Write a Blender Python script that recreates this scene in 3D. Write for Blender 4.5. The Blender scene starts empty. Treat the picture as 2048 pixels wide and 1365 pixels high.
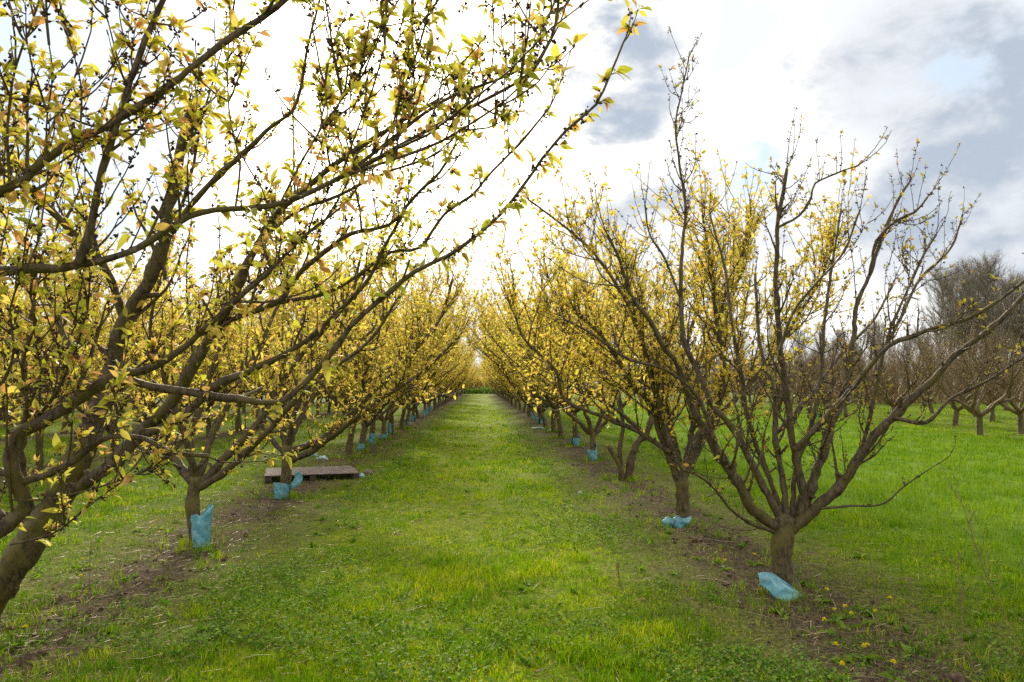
import bpy, math, random
import numpy as np
from math import radians as R_
from mathutils import Vector

SC = bpy.context.scene
COL = SC.collection
# ------------------------------------------------------------------ camera
FPX = 1593.0                       # focal length in pixels of the 2048 px wide frame (28 mm)
EYE = np.array([0.0, 0.0, 1.6])
YAW = math.atan(64 / FPX)
PITCH = math.atan(85.5 / FPX)
c_right = np.array([math.cos(YAW), -math.sin(YAW), 0])
c_fwd = np.array([math.sin(YAW) * math.cos(PITCH), math.cos(YAW) * math.cos(PITCH), math.sin(PITCH)])
c_up = np.cross(c_right, c_fwd)
cam = bpy.data.cameras.new('camera')
cam.lens = 28.0
cam.sensor_width = 36.0
cam.clip_start = 0.05
cam.clip_end = 3000
camo = bpy.data.objects.new('camera', cam)
COL.objects.link(camo)
camo.location = EYE
camo.rotation_euler = (math.pi / 2 + PITCH, 0, -YAW)
SC.camera = camo

# ------------------------------------------------------------------ sky and sun
SUN_AZ, SUN_EL = R_(-8.5), R_(27.0)          # azimuth from +Y (down the lane) towards +X
SUN_DIR = Vector((math.sin(SUN_AZ) * math.cos(SUN_EL), math.cos(SUN_AZ) * math.cos(SUN_EL), math.sin(SUN_EL)))
SUN_STRENGTH, SUN_ANGLE = 3.6, 9.0
CLOUD = 0.95
EXPOSURE = 0.65


def pix_dir(px, py):
    d = c_right * ((px - 1024) / FPX) + c_up * ((682.5 - py) / FPX) + c_fwd
    return d / np.linalg.norm(d)


world = bpy.data.worlds.new("World")
SC.world = world
world.use_nodes = True
wt = world.node_tree
wt.nodes.clear()


class NT:
    """short hand for building node trees"""
    def __init__(s, t): s.t = t

    def n(s, typ, inp=None, **kw):
        nd = s.t.nodes.new(typ)
        for k, v in kw.items(): setattr(nd, k, v)
        for k, v in (inp or {}).items():
            if isinstance(v, bpy.types.NodeSocket): s.t.links.new(v, nd.inputs[k])
            else: nd.inputs[k].default_value = v
        return nd

    def math(s, op, a, b=0.0, clamp=False):
        return s.n('ShaderNodeMath', {0: a, 1: b}, operation=op, use_clamp=clamp).outputs[0]

    def mr(s, v, a, b, c=0.0, d=1.0, smooth=True):
        return s.n('ShaderNodeMapRange', {'Value': v, 'From Min': a, 'From Max': b, 'To Min': c, 'To Max': d},
                   interpolation_type='SMOOTHSTEP' if smooth else 'LINEAR').outputs[0]

    def mix(s, f, a, b, mode='MIX'):
        nd = s.n('ShaderNodeMix', data_type='RGBA', blend_type=mode)
        for i, v in ((0, f), (6, a), (7, b)):
            if isinstance(v, bpy.types.NodeSocket): s.t.links.new(v, nd.inputs[i])
            elif i == 0: nd.inputs[0].default_value = v
            else: nd.inputs[i].default_value = (*v, 1) if len(v) == 3 else v
        return nd.outputs[2]

    def noise(s, vec, scale, detail=4.0, rough=0.55, dist=0.0):
        return s.n('ShaderNodeTexNoise', {'Vector': vec, 'Scale': scale, 'Detail': detail, 'Roughness': rough, 'Distortion': dist}).outputs[0]

    def ramp(s, f, stops, interp='LINEAR'):
        nd = s.n('ShaderNodeValToRGB', {'Fac': f})
        cr = nd.color_ramp
        cr.interpolation = interp
        while len(cr.elements) < len(stops): cr.elements.new(0.5)
        for e, (p, c) in zip(cr.elements, stops):
            e.position = p
            e.color = (*c, 1)
        return nd.outputs[0]


w = NT(wt)
sky = w.n('ShaderNodeTexSky', sky_type='NISHITA', sun_disc=False)
sky.sun_elevation = SUN_EL
sky.sun_rotation = SUN_AZ
skyc = w.mix(1.0, sky.outputs[0], (0.11, 0.11, 0.11), 'MULTIPLY')
gen = w.n('ShaderNodeTexCoord').outputs['Generated']
sep = w.n('ShaderNodeSeparateXYZ', {0: gen})
zz = w.math('ADD', w.math('MAXIMUM', sep.outputs[2], 0.0), 0.16)
flat = w.n('ShaderNodeCombineXYZ', {0: w.math('DIVIDE', sep.outputs[0], zz), 1: w.math('DIVIDE', sep.outputs[1], zz), 2: 0.3}).outputs[0]
puff = w.n('ShaderNodeMapping', {'Vector': gen, 'Scale': (1.0, 1.0, 1.7), 'Location': (.3, .1, .2)}).outputs[0]
big = w.noise(puff, 3.6, 6.0, 0.55, 0.1)
fine = w.noise(puff, 9.0, 9.0, 0.58, 0.15)


def blob(px, py, rad_in, rad_out):
    d = pix_dir(px, py)
    dot = w.n('ShaderNodeVectorMath', {0: gen, 1: tuple(d)}, operation='DOT_PRODUCT').outputs['Value']
    return w.mr(dot, math.cos(R_(rad_out)), math.cos(R_(rad_in)))


acc = None
for px, py, a, b, k in ((1215, 120, 2.5, 8, 0.66), (1130, 50, 1, 6, .5), (1440, 50, 1, 7, .36), (1830, 130, 1, 9, 0.5), (1980, 130, 1, 7, .45), (1960, 400, 2, 10, 0.52), (1800, 380, 1, 7, .35), (1560, 60, 1, 7, 0.22), (1250, 460, 1, 7, 0.33), (1480, 480, 1, 7, 0.33), (2300, 300, 5, 14, 0.3)):
    v = w.math('MULTIPLY', blob(px, py, a, b), k)
    acc = v if acc is None else w.math('MAXIMUM', acc, v)
greyf = w.math('ADD', acc, w.math('MULTIPLY', w.math('SUBTRACT', fine, 0.5), 1.6))
greyf = w.math('ADD', greyf, w.math('MULTIPLY', w.math('SUBTRACT', big, 0.5), 1.0))
greyf = w.mr(greyf, 0.0, 0.74)
blue = None
for px, py, a, b, k in ((130, 170, 4, 14, 0.62), (40, 380, 2, 10, .55), (20, 40, 2, 9, .5), (1450, 340, .5, 5, 0.42), (1960, 90, 1, 5, 0.42), (1270, 300, 0.5, 3, 0.36)):
    v = w.math('MULTIPLY', blob(px, py, a, b), k)
    blue = v if blue is None else w.math('MAXIMUM', blue, v)
bluef = w.math('ADD', blue, w.math('MULTIPLY', w.math('SUBTRACT', 0.5, fine), 1.3))
bluef = w.mr(bluef, 0.20, 0.55)
sund = w.n('ShaderNodeVectorMath', {0: gen, 1: tuple(SUN_DIR)}, operation='DOT_PRODUCT').outputs['Value']
glow = w.mr(sund, math.cos(R_(24)), 1.0)
soft = w.mr(w.math('ADD', w.math('MULTIPLY', fine, 0.6), w.math('MULTIPLY', big, 0.4)), 0.38, 0.58)
white = w.mix(soft, (0.62, 0.645, 0.68), (CLOUD * 1.06, CLOUD * 1.01, CLOUD * 0.93))
white = w.mix(glow, white, (2.8, 2.5, 2.0))
clouds = w.mix(greyf, white, (0.325, 0.375, 0.445))
skyb = w.mix(0.85, skyc, (0.44, 0.55, 0.68))
full = w.mix(w.math('MULTIPLY', bluef, 0.9), clouds, skyb)
low = w.mr(sep.outputs[2], 0.0, 0.10)
full = w.mix(low, (0.66, 0.70, 0.75), full)
bg = w.n('ShaderNodeBackground', {'Color': full, 'Strength': 1.0})
wo = w.n('ShaderNodeOutputWorld', {'Surface': bg.outputs[0]})

sl = bpy.data.lights.new('sun', 'SUN')
sl.energy = SUN_STRENGTH
sl.angle = R_(SUN_ANGLE)
sl.color = (1.0, 0.90, 0.70)
so = bpy.data.objects.new('sun', sl)
so.rotation_euler = (-SUN_DIR).to_track_quat('-Z', 'Y').to_euler()
so.location = (0, 0, 30)
COL.objects.link(so)

SC.view_settings.view_transform = 'Standard'
SC.view_settings.look = 'None'
SC.view_settings.gamma = 1.0
SC.view_settings.exposure = EXPOSURE
SC.view_settings.use_curve_mapping = False
SC.render.engine = 'CYCLES'
SC.cycles.max_bounces = 6
SC.cycles.diffuse_bounces = 3
SC.cycles.transmission_bounces = 4
SC.cycles.glossy_bounces = 2
SC.cycles.caustics_reflective = False
SC.cycles.caustics_refractive = False
SC.cycles.use_denoising = False
SC.cycles.sample_clamp_indirect = 5.0
SC.cycles.sample_clamp_direct = 6.0


# ------------------------------------------------------------------ helpers
def at(px, py, Y):
    """world point on the plane y = Y seen at pixel (px, py) of the 2048 px frame"""
    d = pix_dir(px, py)
    return EYE + d * (Y / d[1])


def on_ground(px, py, z=0.0):
    d = pix_dir(px, py)
    return EYE + d * ((z - EYE[2]) / d[2])


def unit(v):
    return v / np.maximum(np.linalg.norm(v, axis=-1, keepdims=True), 1e-9)


class Geo:
    """collects vertices, triangles and quads (with a material slot) and links them as one mesh"""
    def __init__(s): s.v, s.t, s.q, s.n = [], [], [], 0

    def add(s, V, tris=None, quads=None, mat=0):
        V = np.asarray(V, float).reshape(-1, 3)
        if tris is not None and len(tris): s.t.append((np.asarray(tris, np.int32).reshape(-1, 3) + s.n, mat))
        if quads is not None and len(quads): s.q.append((np.asarray(quads, np.int32).reshape(-1, 4) + s.n, mat))
        s.v.append(V)
        s.n += len(V)

    def merge(s, g, shift=0):
        for f, m in g.t: s.t.append((f + s.n, m + shift))
        for f, m in g.q: s.q.append((f + s.n, m + shift))
        s.v += g.v
        s.n += g.n

    def mesh(s, name, mats, smooth=True):
        me = bpy.data.meshes.new(name)
        V = np.concatenate(s.v) if s.v else np.zeros((0, 3))
        tf = np.concatenate([f for f, m in s.t]) if s.t else np.zeros((0, 3), np.int32)
        qf = np.concatenate([f for f, m in s.q]) if s.q else np.zeros((0, 4), np.int32)
        mi = np.concatenate([np.full(len(f), m, np.int32) for f, m in s.t + s.q]) if s.t or s.q else np.zeros(0, np.int32)
        me.vertices.add(len(V))
        me.vertices.foreach_set('co', V.astype(np.float32).ravel())
        me.loops.add(tf.size + qf.size)
        me.loops.foreach_set('vertex_index', np.concatenate([tf.ravel(), qf.ravel()]).astype(np.int32))
        me.polygons.add(len(tf) + len(qf))
        st = np.concatenate([np.arange(len(tf)) * 3, tf.size + np.arange(len(qf)) * 4]).astype(np.int32)
        me.polygons.foreach_set('loop_start', st)
        me.polygons.foreach_set('material_index', mi)
        me.polygons.foreach_set('use_smooth', np.full(len(st), smooth, bool))
        me.update(calc_edges=True)
        for m in mats: me.materials.append(m)
        return me

    def build(s, name, mats, parent=None, smooth=True):
        o = bpy.data.objects.new(name, s.mesh(name, mats, smooth))
        COL.objects.link(o)
        if parent is not None: o.parent = parent
        return o


def tag(o, label=None, cat=None, group=None, kind=None):
    for k, v in (('label', label), ('category', cat), ('group', group), ('kind', kind)):
        if v: o[k] = v
    return o


def empty(name, loc, rz=0.0, scale=1.0):
    o = bpy.data.objects.new(name, None)
    o.empty_display_size = 0.2
    o.location = loc
    o.rotation_euler = (0, 0, rz)
    o.scale = (scale,) * 3
    COL.objects.link(o)
    return o


def copy_tree(o, parent=None):
    c = o.copy()
    COL.objects.link(c)
    if parent is not None: c.parent = parent
    for ch in list(o.children): copy_tree(ch, c)
    return c


def smooth_line(pts, rad, seg=0.06, rng=None, wob=0.0):
    """Catmull-Rom through the points, resampled about every seg metres"""
    P = np.asarray(pts, float)
    rad = np.asarray(rad, float)
    E = np.vstack([2 * P[0] - P[1], P, 2 * P[-1] - P[-2]])
    out, ro = [], []
    for i in range(len(P) - 1):
        p0, p1, p2, p3 = E[i:i + 4]
        k = max(2, int(np.linalg.norm(p2 - p1) / seg))
        t = np.linspace(0, 1, k, endpoint=False)[:, None]
        out.append(0.5 * (2 * p1 + (p2 - p0) * t + (2 * p0 - 5 * p1 + 4 * p2 - p3) * t ** 2 + (3 * p1 - p0 - 3 * p2 + p3) * t ** 3))
        ro.append(rad[i] + (rad[i + 1] - rad[i]) * t[:, 0])
    out.append(P[-1:])
    ro.append(rad[-1:])
    P, r = np.vstack(out), np.concatenate(ro)
    if rng is not None and wob > 0:
        j = rng.normal(0, wob, P.shape) * r[:, None]
        j[0] = 0
        P = P + j
        r = r * (1 + rng.normal(0, 0.07, len(r)))
    return P, r


def tubes(g, P, Rr, sides=5, mat=0, cap=True, rough=None):
    """P [B,N,3], Rr [B,N]: B tubes in one go"""
    P = np.asarray(P, float)
    Rr = np.asarray(Rr, float)
    B, N = P.shape[:2]
    if B == 0: return
    T = np.empty_like(P)
    T[:, 1:-1] = P[:, 2:] - P[:, :-2]
    T[:, 0] = P[:, 1] - P[:, 0]
    T[:, -1] = P[:, -1] - P[:, -2]
    T = unit(T)
    ref = np.where(np.abs(T[:, :1, 2:3]) < 0.8, np.array([0, 0, 1.0]), np.array([1.0, 0.3, 0]))
    U = np.empty_like(P)
    u = unit(np.cross(T[:, 0], ref[:, 0]))
    for i in range(N):
        u = unit(u - T[:, i] * (u * T[:, i]).sum(-1, keepdims=True))
        U[:, i] = u
    W = np.cross(T, U)
    a = np.arange(sides) * (2 * math.pi / sides)
    rr = Rr[:, :, None] * np.ones(sides)
    if rough is not None: rr = rr * rough
    V = P[:, :, None, :] + rr[..., None] * (U[:, :, None, :] * np.cos(a)[:, None] + W[:, :, None, :] * np.sin(a)[:, None])
    idx = np.arange(B * N * sides).reshape(B, N, sides)
    q = np.stack([idx[:, :-1], np.roll(idx, -1, 2)[:, :-1], np.roll(idx, -1, 2)[:, 1:], idx[:, 1:]], -1).reshape(-1, 4)
    V = V.reshape(-1, 3)
    t = None
    if cap:
        tipi = len(V) + np.arange(B)
        V = np.vstack([V, P[:, -1] + T[:, -1] * Rr[:, -1:] * 0.5])
        e = idx[:, -1]
        t = np.stack([e, np.roll(e, -1, 1), np.broadcast_to(tipi[:, None], e.shape)], -1).reshape(-1, 3)
    g.add(V, t, q, mat)


COARSE_V = np.array([(0, 0, 0), (.30, 0, 0), (.66, 0, 0), (1, 0, 0), (.20, .22, .06), (.20, -.22, .06), (.50, .29, .09), (.50, -.29, .09), (.78, .16, .05), (.78, -.16, .05)], float)
COARSE_Q = np.array([(1, 5, 7, 2), (4, 1, 2, 6)], np.int32)
COARSE_T = np.array([(0, 5, 1), (0, 1, 4), (2, 7, 9), (2, 9, 3), (2, 3, 8), (2, 8, 6)], np.int32)


_t = np.array([.12, .35, .62, .85])
_w = np.array([.15, .27, .23, .11])
FINE_V = np.concatenate([[(0, 0, 0)], np.stack([_t, _t * 0, _t * 0], -1), [(1, 0, 0)], np.stack([_t, _w, _w * .3], -1), np.stack([_t, -_w, _w * .3], -1)])
FINE_T = np.array([(0, 1, 6), (4, 5, 9), (0, 10, 1), (4, 13, 5)], np.int32)
FINE_Q = np.array([(1, 2, 7, 6), (2, 3, 8, 7), (3, 4, 9, 8), (1, 10, 11, 2), (2, 11, 12, 3), (3, 12, 13, 4)], np.int32)


def leaves(g, pos, d, size, rng, mat=0, droop=0.28, width=1.0, fine=False):
    LEAF_V, LEAF_T, LEAF_Q = (FINE_V, FINE_T, FINE_Q) if fine else (COARSE_V, COARSE_T, COARSE_Q)
    B = len(pos)
    if B == 0: return
    d = unit(d)
    nrm = unit(rng.normal(0, 0.55, (B, 3)) + np.array([0, 0, 1.0]))
    s = unit(np.cross(nrm, d))
    n = np.cross(d, s)
    tv = np.broadcast_to(LEAF_V, (B, len(LEAF_V), 3)).copy()
    fold = rng.uniform(0.1, 1.9, (B, 1))
    bend = rng.normal(droop, 0.3, (B, 1))
    twist = rng.normal(0, 0.25, (B, 1))
    x = tv[..., 0]
    y = tv[..., 1] * width * rng.uniform(0.8, 1.15, (B, 1))
    z = tv[..., 2] * fold - bend * x ** 2 + twist * x * y
    V = pos[:, None] + size[:, None, None] * (d[:, None] * x[..., None] + s[:, None] * y[..., None] + n[:, None] * z[..., None])
    off = (np.arange(B) * len(LEAF_V))[:, None, None]
    g.add(V, (LEAF_T[None] + off).reshape(-1, 3), (LEAF_Q[None] + off).reshape(-1, 4), mat)


OCT_V = np.array([(0, 0, 0), (.45, .5, 0), (.45, -.25, .43), (.45, -.25, -.43), (1, 0, 0)], float)
OCT_T = np.array([(0, 2, 1), (0, 3, 2), (0, 1, 3), (4, 1, 2), (4, 2, 3), (4, 3, 1)], np.int32)


def buds(g, pos, d, size, mat, fat=0.8):
    B = len(pos)
    if B == 0: return
    d = unit(d)
    s = unit(np.cross(d, np.array([0.3, 0.5, 0.8])))
    n = np.cross(d, s)
    V = pos[:, None] + size[:, None, None] * (d[:, None] * OCT_V[None, :, :1] + fat * (s[:, None] * OCT_V[None, :, 1:2] + n[:, None] * OCT_V[None, :, 2:3]))
    off = (np.arange(B) * 5)[:, None, None]
    g.add(V, (OCT_T[None] + off).reshape(-1, 3), None, mat)


_lat = np.random.default_rng(5).random((256, 256))


def vnoise(x, y, s=1.0, oct=3):
    x = np.asarray(x, float) * s + 1000.3
    y = np.asarray(y, float) * s + 1000.7
    out, amp, tot = 0, 1.0, 0
    for k in range(oct):
        xi, yi = np.floor(x).astype(int), np.floor(y).astype(int)
        fx, fy = x - xi, y - yi
        fx, fy = fx * fx * (3 - 2 * fx), fy * fy * (3 - 2 * fy)
        L = lambda a, b: _lat[a % 256, b % 256]
        out = out + amp * ((L(xi, yi) * (1 - fx) + L(xi + 1, yi) * fx) * (1 - fy) + (L(xi, yi + 1) * (1 - fx) + L(xi + 1, yi + 1) * fx) * fy)
        tot += amp
        amp *= 0.5
        x, y = x * 2.03 + 17.1, y * 2.03 + 5.3
    return out / tot


# ------------------------------------------------------------------ materials
def new_mat(name):
    m = bpy.data.materials.new(name)
    m.use_nodes = True
    m.node_tree.nodes.clear()
    return m, NT(m.node_tree)


def leaf_mat(name, stops, transl=0.5, tint=(1, 1, 1), rough=0.45, spec=0.25, patch=(2.2, 0.35, (0.72, 0.92, 0.8))):
    m, k = new_mat(name)
    geo = k.n('ShaderNodeNewGeometry')
    col = k.ramp(geo.outputs['Random Per Island'], stops)
    obj = k.n('ShaderNodeTexCoord').outputs['Object']
    nz = k.noise(obj, patch[0], 4.0)
    col = k.mix(k.mr(nz, 0.38, 0.62, 0.0, patch[1]), col, k.mix(1.0, col, patch[2], 'MULTIPLY'))
    p = k.n('ShaderNodeBsdfPrincipled', {'Base Color': col, 'Roughness': rough, 'Specular IOR Level': spec})
    tcol = k.mix(1.0, col, tint, 'MULTIPLY')
    tr = k.n('ShaderNodeBsdfTranslucent', {'Color': tcol})
    mx = k.n('ShaderNodeMixShader', {0: transl, 1: p.outputs[0], 2: tr.outputs[0]})
    k.n('ShaderNodeOutputMaterial', {'Surface': mx.outputs[0]})
    return m


def bark_mat(name, dark, light, moss, moss_amt=0.5, scale=1.0):
    m, k = new_mat(name)
    obj = k.n('ShaderNodeTexCoord').outputs['Object']
    st = k.n('ShaderNodeMapping', {'Vector': obj, 'Scale': (scale, scale, scale * 0.35)}).outputs[0]
    n1 = k.noise(st, 38.0, 5.0, 0.65, 0.6)
    n2 = k.noise(obj, 5.0 * scale, 4.0, 0.6)
    n3 = k.noise(obj, 16.0 * scale, 3.0)
    col = k.mix(k.mr(n1, 0.32, 0.68), dark, light)
    col = k.mix(k.mr(n3, 0.52, 0.7, 0.0, 0.5), col, tuple(min(1, c * 1.5) for c in light))
    col = k.mix(k.mr(n2, 0.45, 0.62, 0.0, moss_amt), col, moss)
    bump = k.n('ShaderNodeBump', {'Strength': 0.9, 'Distance': 0.012, 'Height': n1})
    p = k.n('ShaderNodeBsdfPrincipled', {'Base Color': col, 'Roughness': 0.62, 'Specular IOR Level': 0.35, 'Normal': bump.outputs[0]})
    k.n('ShaderNodeOutputMaterial', {'Surface': p.outputs[0]})
    return m


def plain(name, a, b, scale=20.0, rough=0.8, spec=0.3, bump=0.4):
    m, k = new_mat(name)
    obj = k.n('ShaderNodeTexCoord').outputs['Object']
    nz = k.noise(obj, scale, 4.0, 0.6)
    col = k.mix(k.mr(nz, 0.3, 0.7), a, b)
    bp = k.n('ShaderNodeBump', {'Strength': bump, 'Distance': 0.01, 'Height': nz})
    p = k.n('ShaderNodeBsdfPrincipled', {'Base Color': col, 'Roughness': rough, 'Specular IOR Level': spec, 'Normal': bp.outputs[0]})
    k.n('ShaderNodeOutputMaterial', {'Surface': p.outputs[0]})
    return m


M_BARK = bark_mat('apricot bark', (0.024, 0.016, 0.008), (0.125, 0.090, 0.052), (0.090, 0.072, 0.015), 0.85)
M_TRUNK = bark_mat('trunk bark', (0.028, 0.020, 0.008), (0.125, 0.096, 0.040), (0.115, 0.098, 0.016), 0.85)
M_BARE = bark_mat('bare orchard bark', (0.085, 0.057, 0.028), (0.20, 0.14, 0.07), (0.16, 0.13, 0.04), 0.5)
M_FAR = bark_mat('grey poplar bark', (0.115, 0.10, 0.075), (0.26, 0.225, 0.175), (0.18, 0.16, 0.09), 0.4, 0.3)
M_BUD = plain('dried bud', (0.035, 0.018, 0.012), (0.11, 0.055, 0.03), 90.0)
YEL = [(0.0, (0.28, 0.31, 0.03)), (0.2, (0.42, 0.40, 0.045)), (0.5, (0.56, 0.49, 0.08)), (0.76, (0.60, 0.45, 0.11)), (0.93, (0.58, 0.32, 0.13)), (1.0, (0.50, 0.22, 0.11))]
M_LEAF = leaf_mat('young apricot leaf', YEL, 0.6, (1.3, 1.3, 1.0), 0.45, 0.2)
GOLD = [(0.0, (0.36, 0.35, 0.04)), (0.3, (0.60, 0.51, 0.085)), (0.65, (0.73, 0.60, 0.14)), (0.9, (0.73, 0.50, 0.14)), (1.0, (0.58, 0.31, 0.11))]
M_GOLD = leaf_mat('golden apricot leaf', GOLD, 0.6, (1.28, 1.25, 0.9), 0.5, 0.2)
M_LEAF2 = leaf_mat('sparse young leaf', [(0.0, (0.28, 0.30, 0.03)), (0.5, (0.48, 0.40, 0.05)), (0.85, (0.42, 0.25, 0.06)), (1.0, (0.40, 0.16, 0.07))], 0.5, (1.2, 1.15, 0.9))
M_IVY = leaf_mat('ivy leaf', [(0.0, (0.015, 0.035, 0.012)), (1.0, (0.04, 0.07, 0.02))], 0.15)
M_SCRUB = leaf_mat('scrub twig', [(0.0, (0.17, 0.085, 0.025)), (1.0, (0.32, 0.18, 0.055))], 0.2)
GR = [(0.0, (0.055, 0.13, 0.002)), (0.35, (0.165, 0.31, 0.003)), (0.75, (0.30, 0.43, 0.006)), (0.93, (0.42, 0.42, 0.02)), (1.0, (0.55, 0.44, 0.15))]
M_GRASS = leaf_mat('lane grass blade', GR, 0.42, (1.4, 1.3, 0.5), 0.7, 0.06, (1.6, 1.0, (0.42, 0.62, 0.6)))
LANE = [(0.0, (0.09, 0.18, 0.002)), (0.35, (0.20, 0.35, 0.003)), (0.75, (0.34, 0.45, 0.007)), (0.93, (0.46, 0.45, 0.03)), (1.0, (0.60, 0.48, 0.15))]
M_LANE = leaf_mat('mown lane grass blade', LANE, 0.45, (1.4, 1.3, 0.5), 0.7, 0.06, (1.3, 1.0, (0.46, 0.68, 0.6)))
M_FIELD = leaf_mat('field grass blade', [(0.0, (0.075, 0.155, 0.006)), (0.55, (0.145, 0.265, 0.009)), (0.9, (0.21, 0.31, 0.016)), (1.0, (0.30, 0.30, 0.08))], 0.45, (1.35, 1.3, 0.5), 0.7, 0.06, (0.7, 1.0, (0.66, 0.78, 0.75)))
M_DRY = leaf_mat('dry grass blade', [(0.0, (0.12, 0.16, 0.02)), (0.55, (0.22, 0.22, 0.05)), (1.0, (0.38, 0.31, 0.14))], 0.4, (1.2, 1.2, .8))
M_WEED = leaf_mat('broad weed leaf', [(0.0, (0.035, 0.095, 0.008)), (0.45, (0.10, 0.21, 0.012)), (0.8, (0.19, 0.30, 0.025)), (1.0, (0.27, 0.31, 0.10))], 0.42, (1.4, 1.4, 0.7), 0.62, 0.12)
M_STRAW = leaf_mat('straw', [(0.0, (0.22, 0.14, 0.07)), (0.6, (0.36, 0.25, 0.13)), (1.0, (0.50, 0.40, 0.26))], 0.1)
M_TWIG = plain('dead twig', (0.13, 0.085, 0.06), (0.33, 0.24, 0.17), 60.0)
M_WOODP = plain('weathered pallet wood', (0.085, 0.066, 0.056), (0.23, 0.19, 0.165), 14.0, 0.85)
M_WOODD = plain('dark pallet wood', (0.035, 0.027, 0.022), (0.10, 0.08, 0.065), 14.0, 0.9)
M_STONE = plain('field stone', (0.09, 0.075, 0.065), (0.22, 0.19, 0.17), 18.0, 0.9)
M_SOIL = plain('crumbled soil', (0.045, 0.032, 0.022), (0.16, 0.115, 0.08), 30.0, 0.95, 0.1)
M_CUT = plain('pale cut wood', (0.45, 0.38, 0.28), (0.6, 0.52, 0.42), 40.0)
M_YELLOW = plain('dandelion yellow', (0.80, 0.62, 0.008), (0.92, 0.76, 0.02), 200.0, 0.7, 0.2)
M_STEM = plain('weed stem', (0.08, 0.12, 0.02), (0.14, 0.17, 0.04), 60.0)
M_DSTEM = plain('dry weed stem', (0.14, 0.09, 0.05), (0.25, 0.17, 0.10), 60.0)


def plastic_mat(name, col, col2):
    m, k = new_mat(name)
    obj = k.n('ShaderNodeTexCoord').outputs['Object']
    nz = k.noise(obj, 14.0, 4.0, 0.6, 0.8)
    c = k.mix(k.mr(nz, 0.35, 0.7), col, col2)
    n2 = k.noise(obj, 5.0, 5.0, 0.65, 0.5)
    c = k.mix(k.mr(n2, 0.5, 0.72, 0.0, 0.55), c, (0.20, 0.22, 0.19))
    bp = k.n('ShaderNodeBump', {'Strength': 0.5, 'Distance': 0.008, 'Height': nz})
    p = k.n('ShaderNodeBsdfPrincipled', {'Base Color': c, 'Roughness': 0.28, 'Specular IOR Level': 0.6, 'Normal': bp.outputs[0]})
    tr = k.n('ShaderNodeBsdfTranslucent', {'Color': c})
    mx = k.n('ShaderNodeMixShader', {0: 0.45, 1: p.outputs[0], 2: tr.outputs[0]})
    k.n('ShaderNodeOutputMaterial', {'Surface': mx.outputs[0]})
    return m


M_BLUE = plastic_mat('blue plastic film', (0.13, 0.42, 0.51), (0.34, 0.64, 0.69))
M_PALE = plastic_mat('pale plastic film', (0.42, 0.62, 0.66), (0.70, 0.80, 0.82))


def ground_mat():
    m, k = new_mat('orchard ground')
    obj = k.n('ShaderNodeTexCoord').outputs['Object']
    s = k.n('ShaderNodeSeparateXYZ', {0: obj})
    X = s.outputs[0]
    nA = k.noise(obj, 0.9, 4.0, 0.6)
    nB = k.noise(obj, 4.0, 5.0, 0.65)
    nC = k.noise(obj, 30.0, 4.0, 0.7)
    nD = k.noise(obj, 0.25, 3.0)
    Xd = k.math('ADD', X, k.math('MULTIPLY', k.math('SUBTRACT', nA, 0.5), 1.6))
    soil = k.mix(k.mr(nC, 0.36, 0.64), (0.030, 0.021, 0.014), (0.125, 0.088, 0.060))
    dry = k.mix(k.mr(nC, 0.36, 0.64), (0.045, 0.048, 0.012), (0.165, 0.16, 0.045))
    green = k.mix(k.mr(nB, 0.3, 0.7), (0.075, 0.125, 0.003), (0.17, 0.225, 0.005))
    green = k.mix(k.mr(nC, 0.36, 0.64), k.mix(1.0, green, (0.40, 0.45, 0.5), 'MULTIPLY'), green)
    field = k.mix(k.mr(nB, 0.3, 0.7), (0.07, 0.14, 0.006), (0.12, 0.20, 0.010))
    # distance to the nearest tree line: rows every 5.2 m left of the lane, one on its right
    rowp = k.math('ABSOLUTE', k.math('SUBTRACT', k.math('MODULO', k.math('ADD', X, 5.2 * 40 + 2.85 + 2.6), 5.2), 2.6))
    rowp = k.math('ADD', rowp, k.math('MULTIPLY', k.math('SUBTRACT', nB, 0.5), 1.1))
    right_dist = k.math('ABSOLUTE', k.math('SUBTRACT', Xd, 2.4))
    drym = k.math('MULTIPLY', k.mr(rowp, 1.25, 0.75), k.mr(Xd, 5.0, 4.0))
    inorch = k.mr(X, 5.0, 4.0)
    soilm = k.math('MULTIPLY', k.math('MULTIPLY', k.mr(rowp, 0.65, 0.2), k.mr(nA, 0.33, 0.46)), inorch)
    lanem = k.mr(k.math('ABSOLUTE', k.math('ADD', Xd, 0.22)), 1.55, 1.1)
    green = k.mix(lanem, green, k.mix(1.0, green, (1.6, 1.45, 1.2), 'MULTIPLY'))
    col = k.mix(k.math('MULTIPLY', drym, 0.7), green, dry)
    col = k.mix(k.math('MULTIPLY', soilm, 0.95), col, soil)
    col = k.mix(k.mr(nB, 0.54, 0.68, 0.0, 0.75), col, soil)
    fm = k.math('MULTIPLY', k.mr(Xd, 4.2, 5.0), k.mr(Xd, 15.5, 14.0))
    col = k.mix(fm, col, field)
    bp = k.n('ShaderNodeBump', {'Strength': 0.8, 'Distance': 0.04, 'Height': nC})
    p = k.n('ShaderNodeBsdfPrincipled', {'Base Color': col, 'Roughness': 0.95, 'Specular IOR Level': 0.1, 'Normal': bp.outputs[0]})
    k.n('ShaderNodeOutputMaterial', {'Surface': p.outputs[0]})
    return m


M_GROUND = ground_mat()


# ------------------------------------------------------------------ ground
def ground_z(x, y):
    x, y = np.asarray(x, float), np.asarray(y, float)
    fade = np.clip(1.4 - np.hypot(x, y) / 60.0, 0, 1)
    return ((vnoise(x, y, 1.3, 3) - 0.5) * 0.07 + (vnoise(x, y, 0.3, 2) - 0.5) * 0.06) * fade


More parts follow.
